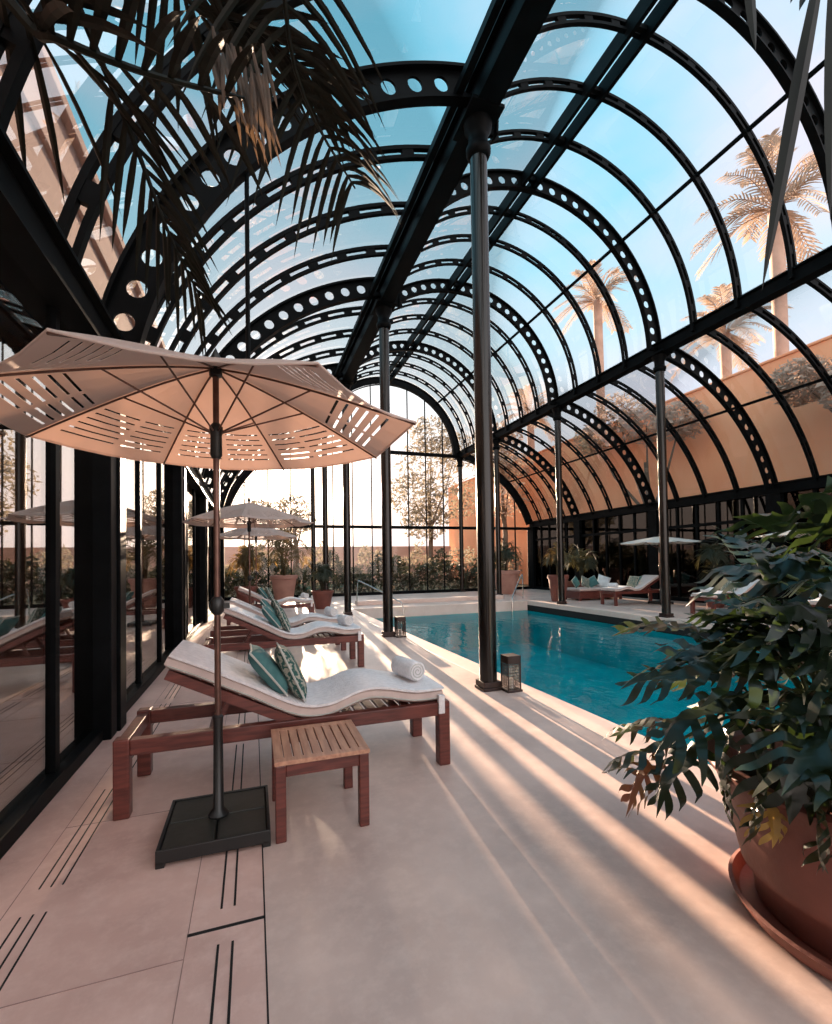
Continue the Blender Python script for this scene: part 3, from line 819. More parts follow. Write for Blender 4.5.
# ------------------------------------------------------------------ umbrellas
def make_umbrella(detail, zr=2.22, zh=2.47, R=1.12, cloth='canopy', seed=0, slits=True):
    t = empty('umbrella')
    NP = 8; s = MB()
    rows = 30
    def pt(u, v, k):      # v: 0 hub .. 1 rim, u: -1..1 across panel k
        a0 = 2*PI*(k)/NP+PI/8; a1 = a0+2*PI/NP
        sag = -0.03*(1-u*u)*v
        r = R*v
        z = zh+0.10+(zr-zh-0.10)*(v**1.25)+sag
        p0 = Vector((r*math.cos(a0), r*math.sin(a0), 0)); p1 = Vector((r*math.cos(a1), r*math.sin(a1), 0))
        p = p0.lerp(p1, (u+1)/2)*(1-0.03*(1-u*u)*v)
        return (p.x, p.y, z)
    us = [-1, -0.84, -0.5, -0.06, 0.06, 0.5, 0.84, 1]
    vs = [0.02, 0.15, 0.3, 0.45, 0.52, 0.60]
    v = 0.62; slit_rows = []
    if slits:
        for i in range(6):
            vs += [v, v+0.014]; slit_rows.append(len(vs)-2); v += 0.052
        vs += [0.96, 1.0]
    else: vs += [0.75, 0.9, 1.0]
    for k in range(NP):
        o = len(s.v)
        for vv in vs:
            for uu in us: s.v.append(pt(uu, vv, k))
        U = len(us)
        for i in range(len(vs)-1):
            for j in range(U-1):
                if slits and i in slit_rows and j in (1, 2, 4, 5): continue
                s.f.append((o+i*U+j, o+i*U+j+1, o+(i+1)*U+j+1, o+(i+1)*U+j))
    c_ = s.build('canopy', M[cloth], t)
    so = c_.modifiers.new('thick', 'SOLIDIFY'); so.thickness = 0.003
    if detail:   # hem along the rim
        h = MB(); pts = []
        for k in range(NP):
            for uu in (-1, -0.5, 0, 0.5): pts.append(pt(uu, 1.0, k))
        pts.append(pts[0]); h.tube(pts, 0.006, 6); h.build('hem', M[cloth], c_)
    for k in range(NP):
        a = 2*PI*k/NP+PI/8
        r_ = MB()
        pts = []
        for i in range(9):
            v = 0.03+0.97*i/8; p = pt(-1, v, k); pts.append((p[0], p[1], p[2]-0.012))
        r_.tube(pts, 0.006, 6)
        rb = r_.build('rib', M['umbpole'], t)
        q = pt(-1, 0.48, k)
        st = MB(); st.tube([(0.03*math.cos(a), 0.03*math.sin(a), zh-0.27), (q[0], q[1], q[2]-0.015)], 0.005, 6)
        st.build('strut', M['umbpole'], rb)
    s = MB(); s.tube([(0, 0, 0.55), (0, 0, zh+0.12)], 0.017, 12); s.build('pole', M['umbpole'], t, smooth=True)
    s = MB(); s.lathe([(0.05, 0.0), (0.055, 0.02), (0.028, 0.05), (0.024, 0.50), (0.028, 0.55), (0.018, 0.56)], c=(0, 0, 0.07), n=16); s.build('lower_sleeve', M['black'], t, smooth=True)
    s = MB(); s.lathe([(0.02, 0), (0.032, 0.02), (0.030, 0.13), (0.036, 0.15), (0.036, 0.18), (0.02, 0.20)], c=(0, 0, zh-0.42), n=16); s.build('runner', M['black'], t, smooth=True)
    s = MB(); s.lathe([(0.02, 0), (0.035, 0.01), (0.035, 0.05), (0.02, 0.06)], c=(0, 0, zh+0.04), n=16); s.lathe([(0.02, 0), (0.03, 0.03), (0.0, 0.09)], c=(0, 0, zh+0.12), n=12); s.build('hub', M['black'], t, smooth=True)
    s = MB(); s.lathe([(0.02, -0.05), (0.036, -0.03), (0.036, 0.03), (0.02, 0.05)], c=(0, 0, 1.23), n=14); s.box(0.02, 0.065, -0.014, 0.014, 1.215, 1.245); s.build('clamp', M['black'], t, smooth=True)
    # base: steel frame tray holding dark slabs
    bse = empty('base'); bse.parent = t
    s = MB(); s.box(-0.25, 0.25, -0.25, 0.25, 0.025, 0.045)
    for (x0, x1, y0, y1) in ((-0.265, 0.265, -0.265, -0.25), (-0.265, 0.265, 0.25, 0.265), (-0.265, -0.25, -0.25, 0.25), (0.25, 0.265, -0.25, 0.25)): s.box(x0, x1, y0, y1, 0.02, 0.085)
    for (x, y) in ((-.245, -.245), (.245, -.245), (-.245, .245), (.245, .245)): s.box(x-.02, x+.02, y-.02, y+.02, 0, 0.03)
    s.build('tray', M['black'], bse, bevel=0.003)
    for (x0, x1, y0, y1) in ((-0.245, -0.006, -0.245, -0.006), (0.006, 0.245, -0.245, -0.006), (-0.245, -0.006, 0.006, 0.245), (0.006, 0.245, 0.006, 0.245)):
        s = MB(); s.box(x0, x1, y0, y1, 0.045, 0.08); s.build('ballast_slab', M['tray'], bse, bevel=0.006)
    return t
u = make_umbrella(True); u.location = (-0.19, 2.83, 0); u.rotation_euler = (0, 0, 0)
tag(u, 'large cream parasol with slitted canopy and bronze pole, nearest the camera', 'umbrella', 'parasols beside the loungers')
c2 = copy_tree(u); c2.rotation_euler = (0, 0, 0.3)
c2.location = (-0.06, 8.84, 0)
tag(c2, 'second cream parasol from the camera, behind the third lounger', 'umbrella', 'parasols beside the loungers')
c3 = copy_tree(u); c3.location = (0.08, 13.4, 0); c3.rotation_euler = (0, 0, 0.1)
tag(c3, 'third cream parasol, small in the distance by the end plants', 'umbrella', 'parasols beside the loungers')
uw = make_umbrella(False, zr=1.98, zh=2.08, R=1.25, cloth='canopywhite', slits=False); uw.location = (12.45, 11.75, 0)
tag(uw, 'white parasol across the pool beside the visible column', 'umbrella', 'white parasols across the pool')
for (x, y, l) in ((12.6, 7.3, 'white parasol across the pool above the foreground foliage'), (12.6, 4.3, 'white parasol across the pool at the right edge')):
    c_ = copy_tree(uw); c_.location = (x, y, 0); tag(c_, l, 'umbrella', 'white parasols across the pool')

# ------------------------------------------------------------------ daybed across the pool
t = empty('daybed', (11.0, 13.9, 0)); tag(t, 'low dark red wooden daybed across the pool piled with cushions', 'daybed')
s = MB(); s.box(0, 1.9, 0, 0.9, 0.06, 0.34); s.build('frame', M['wood'], t, bevel=0.02)
for (x, y) in ((0, 0), (1.82, 0), (0, 0.82), (1.82, 0.82)):
    s = MB(); s.box(x, x+0.08, y, y+0.08, 0, 0.08); s.build('leg', M['wood'], t)
s = MB(); s.box(0.03, 1.87, 0.03, 0.87, 0.34, 0.44); s.build('mattress', M['mattress'], t, bevel=0.035)
s = MB(); s.box(0, 1.9, 0.86, 0.92, 0.06, 0.68); s.build('backboard', M['wood'], t, bevel=0.01)
wh = make_pillow('white', 0.46)
for i, (x, y, r, pr_, lb) in enumerate(((11.2, 14.35, 0.5, pil_teal, 'teal cushion at the near end of the daybed'), (11.55, 14.25, 0.1, pil_leaf, 'leaf-patterned cushion lying in the middle of the daybed'), (11.95, 14.35, -0.3, pil_teal, 'teal cushion beside the tall white cushion on the daybed'), (12.4, 14.3, -0.5, wh, 'tall pale cushion at the wall end of the daybed'))):
    o = inst(pr_, lb, 'cushion', 'cushions on the daybed', (x, y, 0.645), (math.radians(-18), math.radians(20 if i % 2 else -25), r))

# ------------------------------------------------------------------ lanterns
def lantern(x, y, w, h, label):
    t = empty('lantern', (x, y, 0)); tag(t, label, 'lantern', 'pierced metal lanterns by the columns')
    s = MB(); s.box(-w/2-.012, w/2+.012, -w/2-.012, w/2+.012, 0, 0.025); s.build('base', M['lantern'], t, bevel=0.004)
    s = MB()
    for sx in (-1, 1):
        for sy in (-1, 1): s.box(sx*w/2-.012*(sx > 0)*1-0.0, sx*w/2+.012*(sx < 0)*1+0.0, sy*w/2-.012*(sy > 0), sy*w/2+.012*(sy < 0), 0.025, h)
    # pierced lattice on four sides
    rnd = random.Random(3)
    for side in range(4):
        m_ = Matrix.Rotation(side*PI/2, 4, 'Z')
        for i in range(5):
            for j in range(9):
                cx_ = -w/2+0.012+(w-0.024)*(i+0.5)/5; cz_ = 0.04+(h*0.72)*(j+0.5)/9
                rr = (w-0.024)/10*1.05
                pts = [(cx_+rr*math.cos(a), -w/2+0.006, cz_+rr*math.sin(a)) for a in [q*PI/3 for q in range(7)]]
                b2 = MB(); b2.tube(pts, 0.0035, 4, cap=False); s.add(b2.v, b2.f, m_)
    s.build('pierced_body', M['lantern'], t)
    s = MB(); s.box(-w/2, w/2, -w/2, w/2, h*0.78, h); s.build('top', M['lantern'], t, bevel=0.006)
    s = MB(); s.lathe([(0.03, 0.025), (0.03, h*0.35), (0.0, h*0.36)], n=14); s.build('candle', M['candle'], t, smooth=True)
    return t
lantern(2.73, 4.66, 0.165, 0.40, 'dark pierced metal lantern standing against the large near column')
lantern(2.73, 8.86, 0.18, 0.40, 'dark pierced metal lantern standing against the second poolside column')

# ------------------------------------------------------------------ handrail of the pool
t = empty('handrail', (9.45, 14.9, 0)); tag(t, 'slanting chrome pool handrail at the far corner', 'handrail')
s = MB(); s.tube(smooth_path([(-0.75, -0.25, -0.6), (-0.72, -0.2, 0.05), (-0.55, 0, 0.25), (0.35, 0.9, 0.88), (0.5, 1.05, 0.85), (0.52, 1.08, 0.0)], 5), 0.022, 10); s.build('rail', M['rail'], t, smooth=True)
t = empty('handrail', (3.9, 14.9, 0)); tag(t, 'slanting chrome pool handrail near the far left end', 'handrail')
s = MB(); s.tube(smooth_path([(0.75, -0.25, -0.6), (0.72, -0.2, 0.05), (0.55, 0, 0.25), (-0.35, 0.9, 0.80), (-0.5, 1.05, 0.78), (-0.52, 1.08, 0.0)], 5), 0.022, 10); s.build('rail', M['rail'], t, smooth=True)

# ------------------------------------------------------------------ plants
def leaf_blade(s, base, d, up, L, wd, fold=0.15, droop=0.3, seg=5):
    # slender leaflet from base along d
    d = Vector(d).normalized(); side = d.cross(Vector(up))
    if side.length < 1e-3: side = d.orthogonal()
    side.normalize(); o = len(s.v); p = Vector(base)
    for i in range(seg+1):
        t_ = i/seg
        w_ = wd*math.sin(PI*min(1, 0.12+t_*0.9))**0.7*(1 if t_ < 1 else 0.05)
        c_ = Vector(base)+d*L*t_+Vector((0, 0, -droop*L*t_*t_))
        s.v.append(tuple(c_-side*w_/2+Vector(up)*fold*w_)); s.v.append(tuple(c_)); s.v.append(tuple(c_+side*w_/2+Vector(up)*fold*w_))
    for i in range(seg):
        a = o+3*i
        s.f.append((a, a+1, a+4, a+3)); s.f.append((a+1, a+2, a+5, a+4))

def frond(path, nleaf, L, wd, droop, parent, m, name='frond', start=0.1, rr=0.014, vee=0.2, rnd=random, fwd=0.9):
    pts = smooth_path(path, 6)
    n = len(pts); V = [Vector(p) for p in pts]
    r_ = MB(); r_.tube(pts, [rr*(1-0.8*i/(n-1)) for i in range(n)], 6)
    fo = r_.build(name, m, parent)
    s = MB()
    for i in range(nleaf):
        t_ = start+(1-start)*i/nleaf; x = t_*(n-1); a = min(int(x), n-2)
        p = V[a].lerp(V[a+1], x-a); d = (V[a+1]-V[a]).normalized()
        side = d.cross(Vector((0, 0, 1)))
        if side.length < 0.05: side = Vector((1, 0, 0))
        side.normalize(); up = side.cross(d)
        ll = L*(0.45+0.55*math.sin(PI*(0.15+0.8*t_)))*rnd.uniform(0.85, 1.1)
        for sg in (-1, 1):
            dd = side*sg*rnd.uniform(0.8, 1.0)+d*fwd+up*vee*rnd.uniform(0.2, 1)
            leaf_blade(s, p, dd, up, ll, wd, droop=droop*rnd.uniform(0.6, 1.3))
    s.build('leaflets', m, fo)
    return fo

def lobed_leaf(s, mtx, L, lobes=6, rnd=random, droop=0.25, cup=0.1):
    # deeply lobed philodendron leaf: blunt wavy fingers each side of a broad midrib, local XY, +Y to tip
    ph = rnd.uniform(0, 6); kx = rnd.uniform(-0.1, 0.9); tw = rnd.uniform(-0.6, 0.6)
    def bend(x, y):
        return (x, y, -droop*y*abs(y)/L - kx*abs(x)**1.6/L**0.6 + 0.016*math.sin(ph+abs(x)*50+y*30)+tw*x*y/L)
    def addv(x, y): s.v.append(tuple(mtx @ Vector(bend(x, y)))); return len(s.v)-1
    nseg = lobes*2
    mid = [L*0.86*i/nseg for i in range(nseg+1)]
    hw = [L*(0.045+0.085*math.sin(PI*min(1, 0.12+0.86*i/nseg))) for i in range(nseg+1)]
    cen = [addv(0, y) for y in mid]
    tip = addv(0, L)
    for sg in (-1, 1):
        edge = [addv(sg*hw[i], mid[i]) for i in range(nseg+1)]
        for i in range(nseg):
            q = (cen[i], edge[i], edge[i+1], cen[i+1]); s.f.append(q if sg > 0 else q[::-1])
        q = (cen[-1], edge[-1], tip); s.f.append(q if sg > 0 else q[::-1])
        for j in range(lobes):
            i = 2*j+(0 if j < lobes-1 else 1) if False else 2*j
            t_ = (j+0.3)/lobes
            ll = L*(0.50*math.sin(PI*(0.34+0.54*t_)))*rnd.uniform(0.8, 1.15)
            an = math.radians(100-68*t_+rnd.uniform(-7, 7))
            y0, y1 = mid[i], mid[i+1]; wb = (y1-y0)*0.43
            wob = rnd.uniform(-0.25, 0.25)
            bx, by = sg*(hw[i]+hw[i+1])/2, (y0+y1)/2
            prev = (edge[i], edge[i+1])
            for q in range(1, 8):
                u_ = q/7
                a_n = an-0.75*u_*u_+wob*math.sin(u_*5)
                if q == 1: cx_, cy_ = bx, by
                cx_ += sg*math.sin(a_n)*ll/7; cy_ += math.cos(a_n)*ll/7
                w_ = wb*(0.95+0.5*math.sin(PI*u_))*(1-u_**3.0)+0.0015
                nx, ny = -math.cos(a_n)*sg, math.sin(a_n)
                a_ = addv(cx_+nx*-w_*1.0, cy_-ny*w_); b_ = addv(cx_+nx*w_, cy_+ny*w_)
                f_ = (prev[0], a_, b_, prev[1]); s.f.append(f_ if sg > 0 else f_[::-1]); prev = (a_, b_)
    return s

def orient(p, fwd, up):
    y = Vector(fwd).normalized(); x = y.cross(Vector(up))
    if x.length < 1e-3: x = Vector((1, 0, 0))
    x.normalize(); z = x.cross(y)
    return Matrix(((x.x, y.x, z.x, p[0]), (x.y, y.y, z.y, p[1]), (x.z, y.z, z.z, p[2]), (0, 0, 0, 1)))

# foreground philodendron in its big terracotta pot
def big_plant():
    X, Y = 2.27, 1.16
    t = empty('potted_philodendron', (X, Y, 0)); tag(t, 'huge dark green lobed-leaf plant in a large terracotta pot at the right front', 'potted plant')
    s = MB(); s.lathe([(0.34, 0.0), (0.44, 0.01), (0.475, 0.06), (0.48, 0.075), (0.465, 0.08), (0.44, 0.035), (0.0, 0.03)], n=64); s.build('saucer', M['terracotta'], t, smooth=True)
    s = MB(); s.lathe([(0.37, 0.035), (0.385, 0.05), (0.40, 0.16), (0.435, 0.19), (0.44, 0.215), (0.46, 0.30), (0.50, 0.47), (0.53, 0.565), (0.555, 0.58), (0.56, 0.60), (0.545, 0.615), (0.48, 0.60), (0.45, 0.50), (0.0, 0.50)], n=72); s.build('pot', M['terracotta'], t, smooth=True)
    s = MB(); s.lathe([(0.46, 0.50), (0.3, 0.545), (0, 0.56)], n=32); s.build('soil', M['soil'], t, smooth=True)
    rnd = random.Random(11)
    def leafat(tip_base, L, fw, upv, m, droop, bend=0.12):
        p0 = Vector((rnd.uniform(-0.14, 0.14), rnd.uniform(-0.14, 0.14), 0.53)); p3 = Vector(tip_base)
        pm = p0.lerp(p3, 0.5)+Vector((0, 0, bend+0.15*(p3-p0).length))
        st = MB(); st.tube(smooth_path([p0, pm, p3], 6), 0.008, 6)
        lf = MB(); lobed_leaf(lf, orient(p3, fw, upv), L, 5, rnd, droop)
        o = lf.build('leaf', m, t, smooth=True); st.build('petiole', M['stalk'], o, smooth=True)
    golden = 2.399
    n = 84
    for i in range(n):
        h_ = (i+0.5)/n                       # 0 top of the crown .. 1 the skirt
        az = i*golden+rnd.uniform(-.2, .2)
        el = math.radians(85-88*h_+rnd.uniform(-8, 8))
        R_ = rnd.uniform(0.30, 0.58)
        p = (R_*math.cos(el)*math.cos(az), R_*math.cos(el)*math.sin(az), 0.80+0.60*R_*math.sin(el)/0.5*rnd.uniform(0.7, 1.15))
        out = Vector((math.cos(az), math.sin(az), 0))
        fw = out*1.0+Vector((0, 0, 0.55*math.sin(el)-0.18))+Vector((rnd.uniform(-.35, .35), rnd.uniform(-.35, .35), 0))
        leafat(p, rnd.uniform(0.28, 0.46), fw, Vector((0, 0, 1))+out*rnd.uniform(-0.1, 0.7)+Vector((rnd.uniform(-.4, .4), rnd.uniform(-.4, .4), 0)), M['leaf'], rnd.uniform(0.1, 0.5))
    # leaves hanging over the rim, one browning, one yellowing
    for (p, fw, L, m, dr) in (((-0.42, 0.52, 0.60), (-0.5, 0.45, -0.15), 0.36, 'leaf', 0.3), ((-0.30, 0.62, 0.66), (-0.35, 0.8, -0.1), 0.36, 'leaf', 0.4),
                          ((-0.50, 0.52, 0.52), (-0.35, 0.15, -0.18), 0.27, 'dryleaf', 0.5), ((-0.54, 0.00, 0.62), (-0.3, -0.25, -1.0), 0.18, 'yellowleaf', 0.3),
                          ((-0.50, 0.34, 0.66), (-0.6, 0.1, -0.35), 0.32, 'leaf', 0.4), ((-0.52, -0.12, 0.74), (-0.1, -0.25, -1.0), 0.30, 'leaf', 0.2),
                          ((-0.50, -0.22, 0.78), (0.1, -0.25, -1.0), 0.34, 'leaf', 0.2), ((-0.42, -0.34, 0.80), (0.0, -0.3, -1.0), 0.38, 'leaf', 0.2), ((-0.55, 0.02, 0.80), (-0.15, -0.1, -1.0), 0.36, 'leaf', 0.2), ((-0.30, -0.46, 0.84), (0.1, -0.4, -1.0), 0.34, 'leaf', 0.2), ((-0.56, -0.10, 0.92), (-0.35, -0.2, -1.0), 0.34, 'leaf', 0.3), ((-0.46, -0.30, 0.98), (-0.3, -0.3, -0.9), 0.36, 'leaf', 0.3), ((-0.56, 0.16, 0.78), (-0.3, 0.1, -1.0), 0.32, 'leaf', 0.3), ((-0.34, 0.42, 0.95), (-0.7, 0.5, 0.05), 0.36, 'leaf', 0.4),
                          ((-0.22, 0.55, 1.10), (-0.5, 0.8, 0.25), 0.38, 'leaf', 0.4), ((-0.05, 0.3, 1.35), (0.1, 0.5, 0.8), 0.34, 'leaf', 0.3)):
        leafat(p, L, fw, (0.2, 0, 1), M[m], dr)
big_plant()

# pots at the far end
def pot_plant(x, y, h, r, kind, label, potm, seed, ph=1.0, spread=0.6, lm='warmleaf', n=16):
    rnd = random.Random(seed)
    t = empty('potted_'+kind, (x, y, 0)); tag(t, label, 'potted plant')
    s = MB(); s.lathe([(r*0.62, 0), (r*0.66, 0.02), (r*0.93, h*0.85), (r*1.02, h*0.86), (r*1.04, h*0.98), (r*0.97, h), (r*0.85, h*0.9), (0, h*0.88)], n=32); s.build('pot', potm, t, smooth=True)
    for i in range(n):
        az = 2*PI*i/n*2.4+rnd.uniform(-.3, .3); e_ = rnd.uniform(0.25, 1.0)
        top = Vector((math.cos(az)*spread*e_, math.sin(az)*spread*e_, h+ph*(1.05-0.55*e_)*rnd.uniform(0.8, 1.1)))
        midp = Vector((top.x*0.35, top.y*0.35, h+(top.z-h)*0.75))
        endp = top+Vector((math.cos(az)*spread*0.35, math.sin(az)*spread*0.35, -0.18*ph))
        frond([(rnd.uniform(-.05, .05), rnd.uniform(-.05, .05), h*0.88), midp, top, endp], 12, 0.28*ph, 0.035, 0.4, t, M[lm], start=0.25, rr=0.012, rnd=rnd, name='frond')
    return t
pot_plant(1.15, 19.3, 1.05, 0.52, 'palm', 'large palm in a tall pale terracotta pot at the far end behind the loungers', M['palepot'], 1, 1.9, 1.1, 'warmleaf', 18)
pot_plant(2.15, 15.6, 0.60, 0.36, 'shrub', 'bushy plant in a dark red pot beside the third poolside column', M['terracotta'], 2, 0.95, 0.45, 'hedgeleaf', 16)
pot_plant(-0.25, 18.2, 0.7, 0.4, 'palm', 'potted palm at the far end close to the glass doors', M['terracotta'], 3, 1.7, 0.45, 'warmleaf', 16)
pot_plant(10.75, 18.6, 1.05, 0.62, 'shrub', 'shrub in a wide pale pink pot behind the handrail across the pool', M['palepot'], 4, 1.5, 0.6, 'hedgeleaf', 16)
pot_plant(10.25, 14.1, 0.95, 0.36, 'shrub', 'yellowing shrub in a tall dark red pot beside the column across the pool', M['terracotta'], 5, 1.2, 0.42, 'warmleaf', 18)
pot_plant(12.7, 15.9, 0.6, 0.35, 'palm', 'potted palm against the dark wall behind the daybed', M['terracotta'], 6, 1.7, 0.5, 'hedgeleaf', 14)
pot_plant(12.9, 10.2, 0.5, 0.32, 'palm', 'potted palm against the dark wall between two white parasols', M['terracotta'], 8, 1.5, 0.4, 'hedgeleaf', 14)
for i, (dx, lb) in enumerate(((0, 'left one of three white pillar candles by the far pots'), (0.22, 'middle one of three white pillar candles by the far pots'), (0.44, 'right one of three white pillar candles by the far pots'))):
    s = MB(); s.lathe([(0.06, 0), (0.06, 0.30), (0.045, 0.31), (0.0, 0.29)], n=18)
    cnd = s.build('pillar_candle', M['candle'], smooth=True, loc=(1.62+dx, 17.6, 0)); tag(cnd, lb, 'candle', 'white pillar candles by the far pots')
    s = MB(); s.tube([(0, 0, 0.28), (0, 0, 0.33)], 0.004, 5); s.build('wick', M['black'], cnd)

# ------------------------------------------------------------------ palm hanging over the camera side
def near_palm():
    t = empty('palm_tree', (-2.0+1.15, 1.0-2.2, 0)); tag(t, 'dark palm whose long fronds hang into the top left of the view', 'palm tree')
    ox, oy = t.location.x, t.location.y
    s = MB(); s.lathe([(0.30, 0), (0.33, 0.02), (0.42, 0.5), (0.45, 0.52), (0.42, 0.55), (0.0, 0.5)], n=32); s.build('pot', M['terracotta'], t, smooth=True)
    s = MB(); s.tube(smooth_path([(0, 0, 0.5), (0.03, 0.0, 1.8), (0.0, 0.1, 3.0), (0.0, 0.2, 3.9)], 8), 0.10, 12); s.build('trunk', M['bark'], t, smooth=True)
    rnd = random.Random(5)
    crown = Vector((ox, oy+0.2, 3.95))
    def F(pts, n, L, w, dr, m='frond', st=0.25, fwd=0.9, rr=0.02):
        P_ = [crown]+[Vector(p) for p in pts]
        P_ = [tuple(Vector(p)-Vector((ox, oy, 0))) for p in P_]
        return frond(P_, n, L, w, dr, t, M[m], start=st, rnd=rnd, fwd=fwd, rr=rr, vee=0.1)
    F([(-1.5, 1.2, 4.55), (-1.35, 2.2, 4.30), (-1.0, 2.6, 4.03), (-0.84, 2.57, 3.94), (-0.46, 2.54, 3.87), (-0.02, 2.49, 3.84)], 13, 0.80, 0.05, 0.30, st=0.42, fwd=0.45, rr=0.045)
    F([(-0.7, 0.8, 4.95), (-0.55, 2.0, 5.0), (-0.35, 2.8, 4.66), (0.01, 2.80, 4.58), (0.45, 2.85, 4.42)], 24, 0.70, 0.042, 0.30, st=0.50, fwd=1.3, rr=0.03)
    F([(-0.9, 0.9, 4.6), (-0.85, 2.2, 4.3), (-0.62, 2.9, 3.85), (-0.46, 3.1, 3.45), (-0.30, 3.2, 3.15)], 13, 0.50, 0.040, 0.5, st=0.55, fwd=1.1, rr=0.03)
    F([(-0.1, 0.9, 4.9), (0.1, 2.0, 4.75), (0.25, 2.7, 4.30), (0.68, 3.1, 4.02)], 17, 0.66, 0.036, 0.85, st=0.60, fwd=0.4, rr=0.03)
    F([(-0.5, 0.2, 4.9), (0.4, 0.9, 5.0), (1.3, 1.25, 4.6), (1.95, 1.25, 4.0), (1.86, 1.02, 3.42)], 5, 0.22, 0.03, 0.5, st=0.86, fwd=1.5)
    # dried tuft
    s = MB()
    for i in range(40):
        p = Vector((rnd.uniform(-0.20, 0.10), 2.55+rnd.uniform(-.06, .06), rnd.uniform(3.95, 4.2)))-Vector((ox, oy, 0))
        leaf_blade(s, p, (rnd.uniform(0.0, 0.35), rnd.uniform(-.1, .1), -1), (0, 1, 0), rnd.uniform(0.2, 0.5), 0.022, droop=0)
    s.build('dry_leaflets', M['dryfrond'], t)
    # long straps hanging at the right side of the view
    s = MB()
    for (a, b_, w_) in (((1.85, 1.00, 3.47), (1.65, 1.10, 2.36), 0.055), ((2.02, 1.36, 4.05), (2.05, 1.36, 3.62), 0.05), ((1.78, 0.93, 3.36), (1.75, 0.95, 2.52), 0.045)):
        a = Vector(a)-Vector((ox, oy, 0)); b_ = Vector(b_)-Vector((ox, oy, 0)); d = b_-a
        leaf_blade(s, a, d, (0.3, 1, 0), d.length, w_, droop=0, seg=8)
    s.build('hanging_straps', M['frond'], t)
near_palm()

# ------------------------------------------------------------------ outdoors
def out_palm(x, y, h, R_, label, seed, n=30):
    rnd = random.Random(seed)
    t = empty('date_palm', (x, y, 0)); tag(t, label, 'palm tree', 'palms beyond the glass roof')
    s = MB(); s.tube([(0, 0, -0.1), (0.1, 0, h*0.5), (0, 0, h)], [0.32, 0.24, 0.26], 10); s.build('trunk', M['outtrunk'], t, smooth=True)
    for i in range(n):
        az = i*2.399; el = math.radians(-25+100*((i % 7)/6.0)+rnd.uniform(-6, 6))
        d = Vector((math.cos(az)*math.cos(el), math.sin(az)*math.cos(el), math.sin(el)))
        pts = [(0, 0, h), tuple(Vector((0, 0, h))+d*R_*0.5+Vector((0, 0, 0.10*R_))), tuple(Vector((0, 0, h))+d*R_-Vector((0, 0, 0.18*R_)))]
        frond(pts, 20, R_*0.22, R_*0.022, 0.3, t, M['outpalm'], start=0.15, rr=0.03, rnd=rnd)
out_palm(19.6, 12.45, 15.2, 2.9, 'tall peach-coloured date palm high behind the roof panes at the right', 1)
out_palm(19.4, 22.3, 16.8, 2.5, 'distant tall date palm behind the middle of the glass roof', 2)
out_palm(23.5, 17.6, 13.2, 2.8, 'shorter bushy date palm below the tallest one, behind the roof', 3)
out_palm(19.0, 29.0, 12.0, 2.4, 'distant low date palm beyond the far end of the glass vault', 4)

def leaf_cloud(s, c, rx, ry, rz, n, size, rnd, hollow=0.35):
    for i in range(n):
        while True:
            p = Vector((rnd.uniform(-1, 1), rnd.uniform(-1, 1), rnd.uniform(-1, 1)))
            if p.length <= 1: break
        if p.length < hollow: p = p.normalized()*rnd.uniform(hollow, 1)
        q = Vector(c)+Vector((p.x*rx, p.y*ry, p.z*rz))
        a = Vector((rnd.uniform(-1, 1), rnd.uniform(-1, 1), rnd.uniform(-1, 1))).normalized()
        b_ = a.orthogonal().normalized(); l = size*rnd.uniform(0.6, 1.3)
        s.add([q-a*l, q+b_*l*0.4, q+a*l, q-b_*l*0.4], [(0, 1, 2, 3)])
def tree(x, y, h, blobs, m, label, seed, n=900, size=0.16, group='garden trees beyond the glass'):
    rnd = random.Random(seed)
    t = empty('garden_tree', (x, y, 0)); tag(t, label, 'tree', group)
    s = MB(); s.tube([(0, 0, -0.1), (0.15, 0, h*0.35), (0, 0.1, h*0.7)], [0.22, 0.16, 0.07], 8)
    for (bx, by, bz, r) in blobs: s.tube([(0.1, 0, h*0.4), (bx*0.6, by*0.6, (bz+h*0.4)/2), (bx, by, bz)], [0.08, 0.05, 0.02], 6)
    s.build('trunk', M['bark'], t)
    s = MB()
    for (bx, by, bz, r) in blobs: leaf_cloud(s, (bx, by, bz), r, r, r*0.8, n, size, rnd)
    s.build('foliage', m, t)
tree(11.8, 31, 10, [(0, 0, 8.5, 2.4), (-1.2, 0, 6.2, 2.0), (1.6, 0, 6.0, 2.2), (0.3, 0, 10.6, 1.7), (2.2, 0, 9.5, 1.8), (-0.3, 0, 4.4, 1.8)], M['hazeleaf'], 'tall haze-coloured tree beyond the right part of the end wall', 1, 700, 0.20)
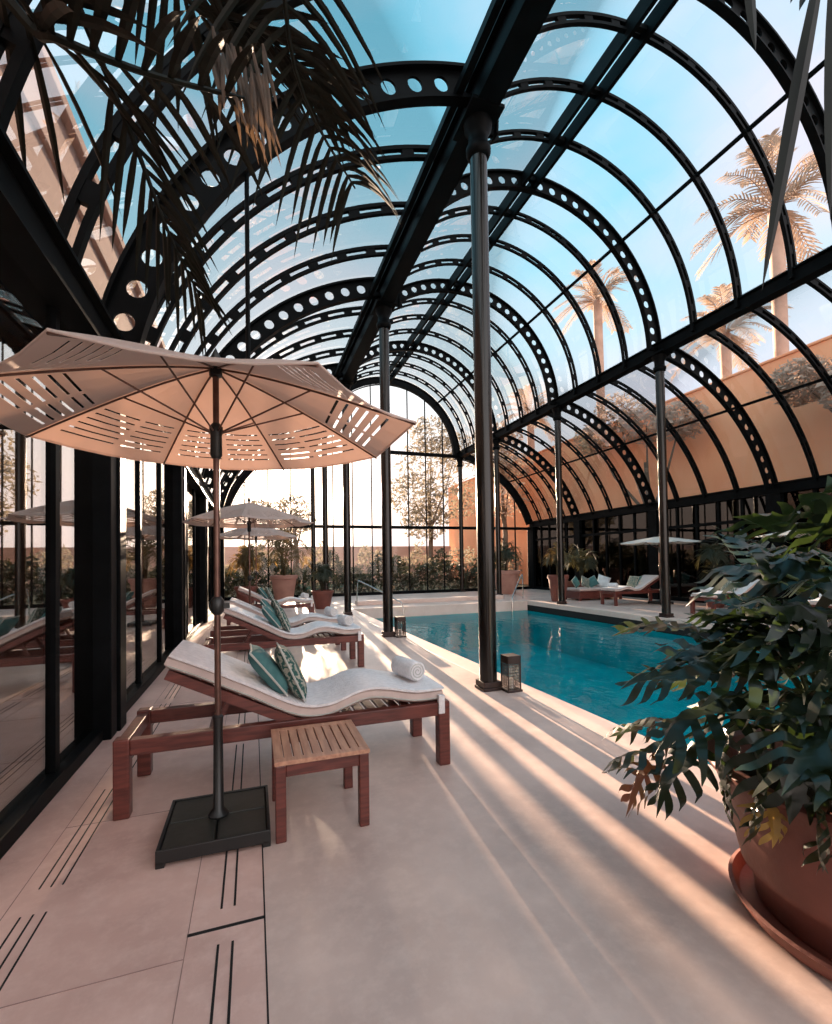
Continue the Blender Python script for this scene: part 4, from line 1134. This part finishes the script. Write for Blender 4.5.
tree(2.5, 31, 6, [(0, 0, 5.3, 1.0), (-1.1, 0, 4.6, 1.1), (0.6, 0, 4.3, 0.9), (-2.0, 0, 4.9, 0.9), (0.0, 0.5, 4.0, 1.0), (-1.0, 0.6, 3.6, 1.0)], M['hazeleaf'], 'small haze-coloured tree beyond the end wall under the low sun', 2, 330, 0.15)  # low crown blobs added to shade the floor by the table
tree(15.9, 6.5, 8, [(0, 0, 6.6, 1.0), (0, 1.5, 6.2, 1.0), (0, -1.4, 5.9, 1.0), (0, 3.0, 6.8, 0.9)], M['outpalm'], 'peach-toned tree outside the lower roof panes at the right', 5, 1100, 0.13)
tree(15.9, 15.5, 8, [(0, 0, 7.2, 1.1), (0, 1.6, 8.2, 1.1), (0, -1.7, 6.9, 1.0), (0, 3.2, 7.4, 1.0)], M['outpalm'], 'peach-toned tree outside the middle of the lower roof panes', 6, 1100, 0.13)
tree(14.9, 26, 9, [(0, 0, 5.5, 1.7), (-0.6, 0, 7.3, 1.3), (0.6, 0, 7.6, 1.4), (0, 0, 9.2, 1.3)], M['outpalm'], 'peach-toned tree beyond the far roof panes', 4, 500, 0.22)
def hedge(x0, x1, y, h, label, seed, m=M['hedgeleaf'], n=4000):
    rnd = random.Random(seed); s = MB()
    for i in range(n):
        q = Vector((rnd.uniform(x0, x1), y+rnd.uniform(-.5, .5), 0)); q.z = rnd.uniform(0, 1)**0.7*h*(0.8+0.25*math.sin(q.x*2.1)+0.12*math.sin(q.x*5.3))-0.1
        a = Vector((rnd.uniform(-1, 1), rnd.uniform(-1, 1), rnd.uniform(-1, 1))).normalized(); b_ = a.orthogonal().normalized(); l = rnd.uniform(0.08, 0.2)
        s.add([q-a*l, q+b_*l*0.4, q+a*l, q-b_*l*0.4], [(0, 1, 2, 3)])
    tag(s.build('hedge', m), label, 'hedge', kind='stuff')
hedge(-4, 14, 24.0, 2.0, 'dark clipped hedge just beyond the end wall', 1, n=7000)
hedge(-6, 16.9, 27.5, 2.5, 'taller haze-coloured shrubs behind the dark hedge', 2, M['hazeleaf'], 7000)
s = MB(); s.box(-30, 16.5, 38, 38.4, -0.1, 2.9)
tag(s.build('garden_wall', M['facade'], bevel=0.03), 'long low pink garden wall beyond the shrubs', 'wall')
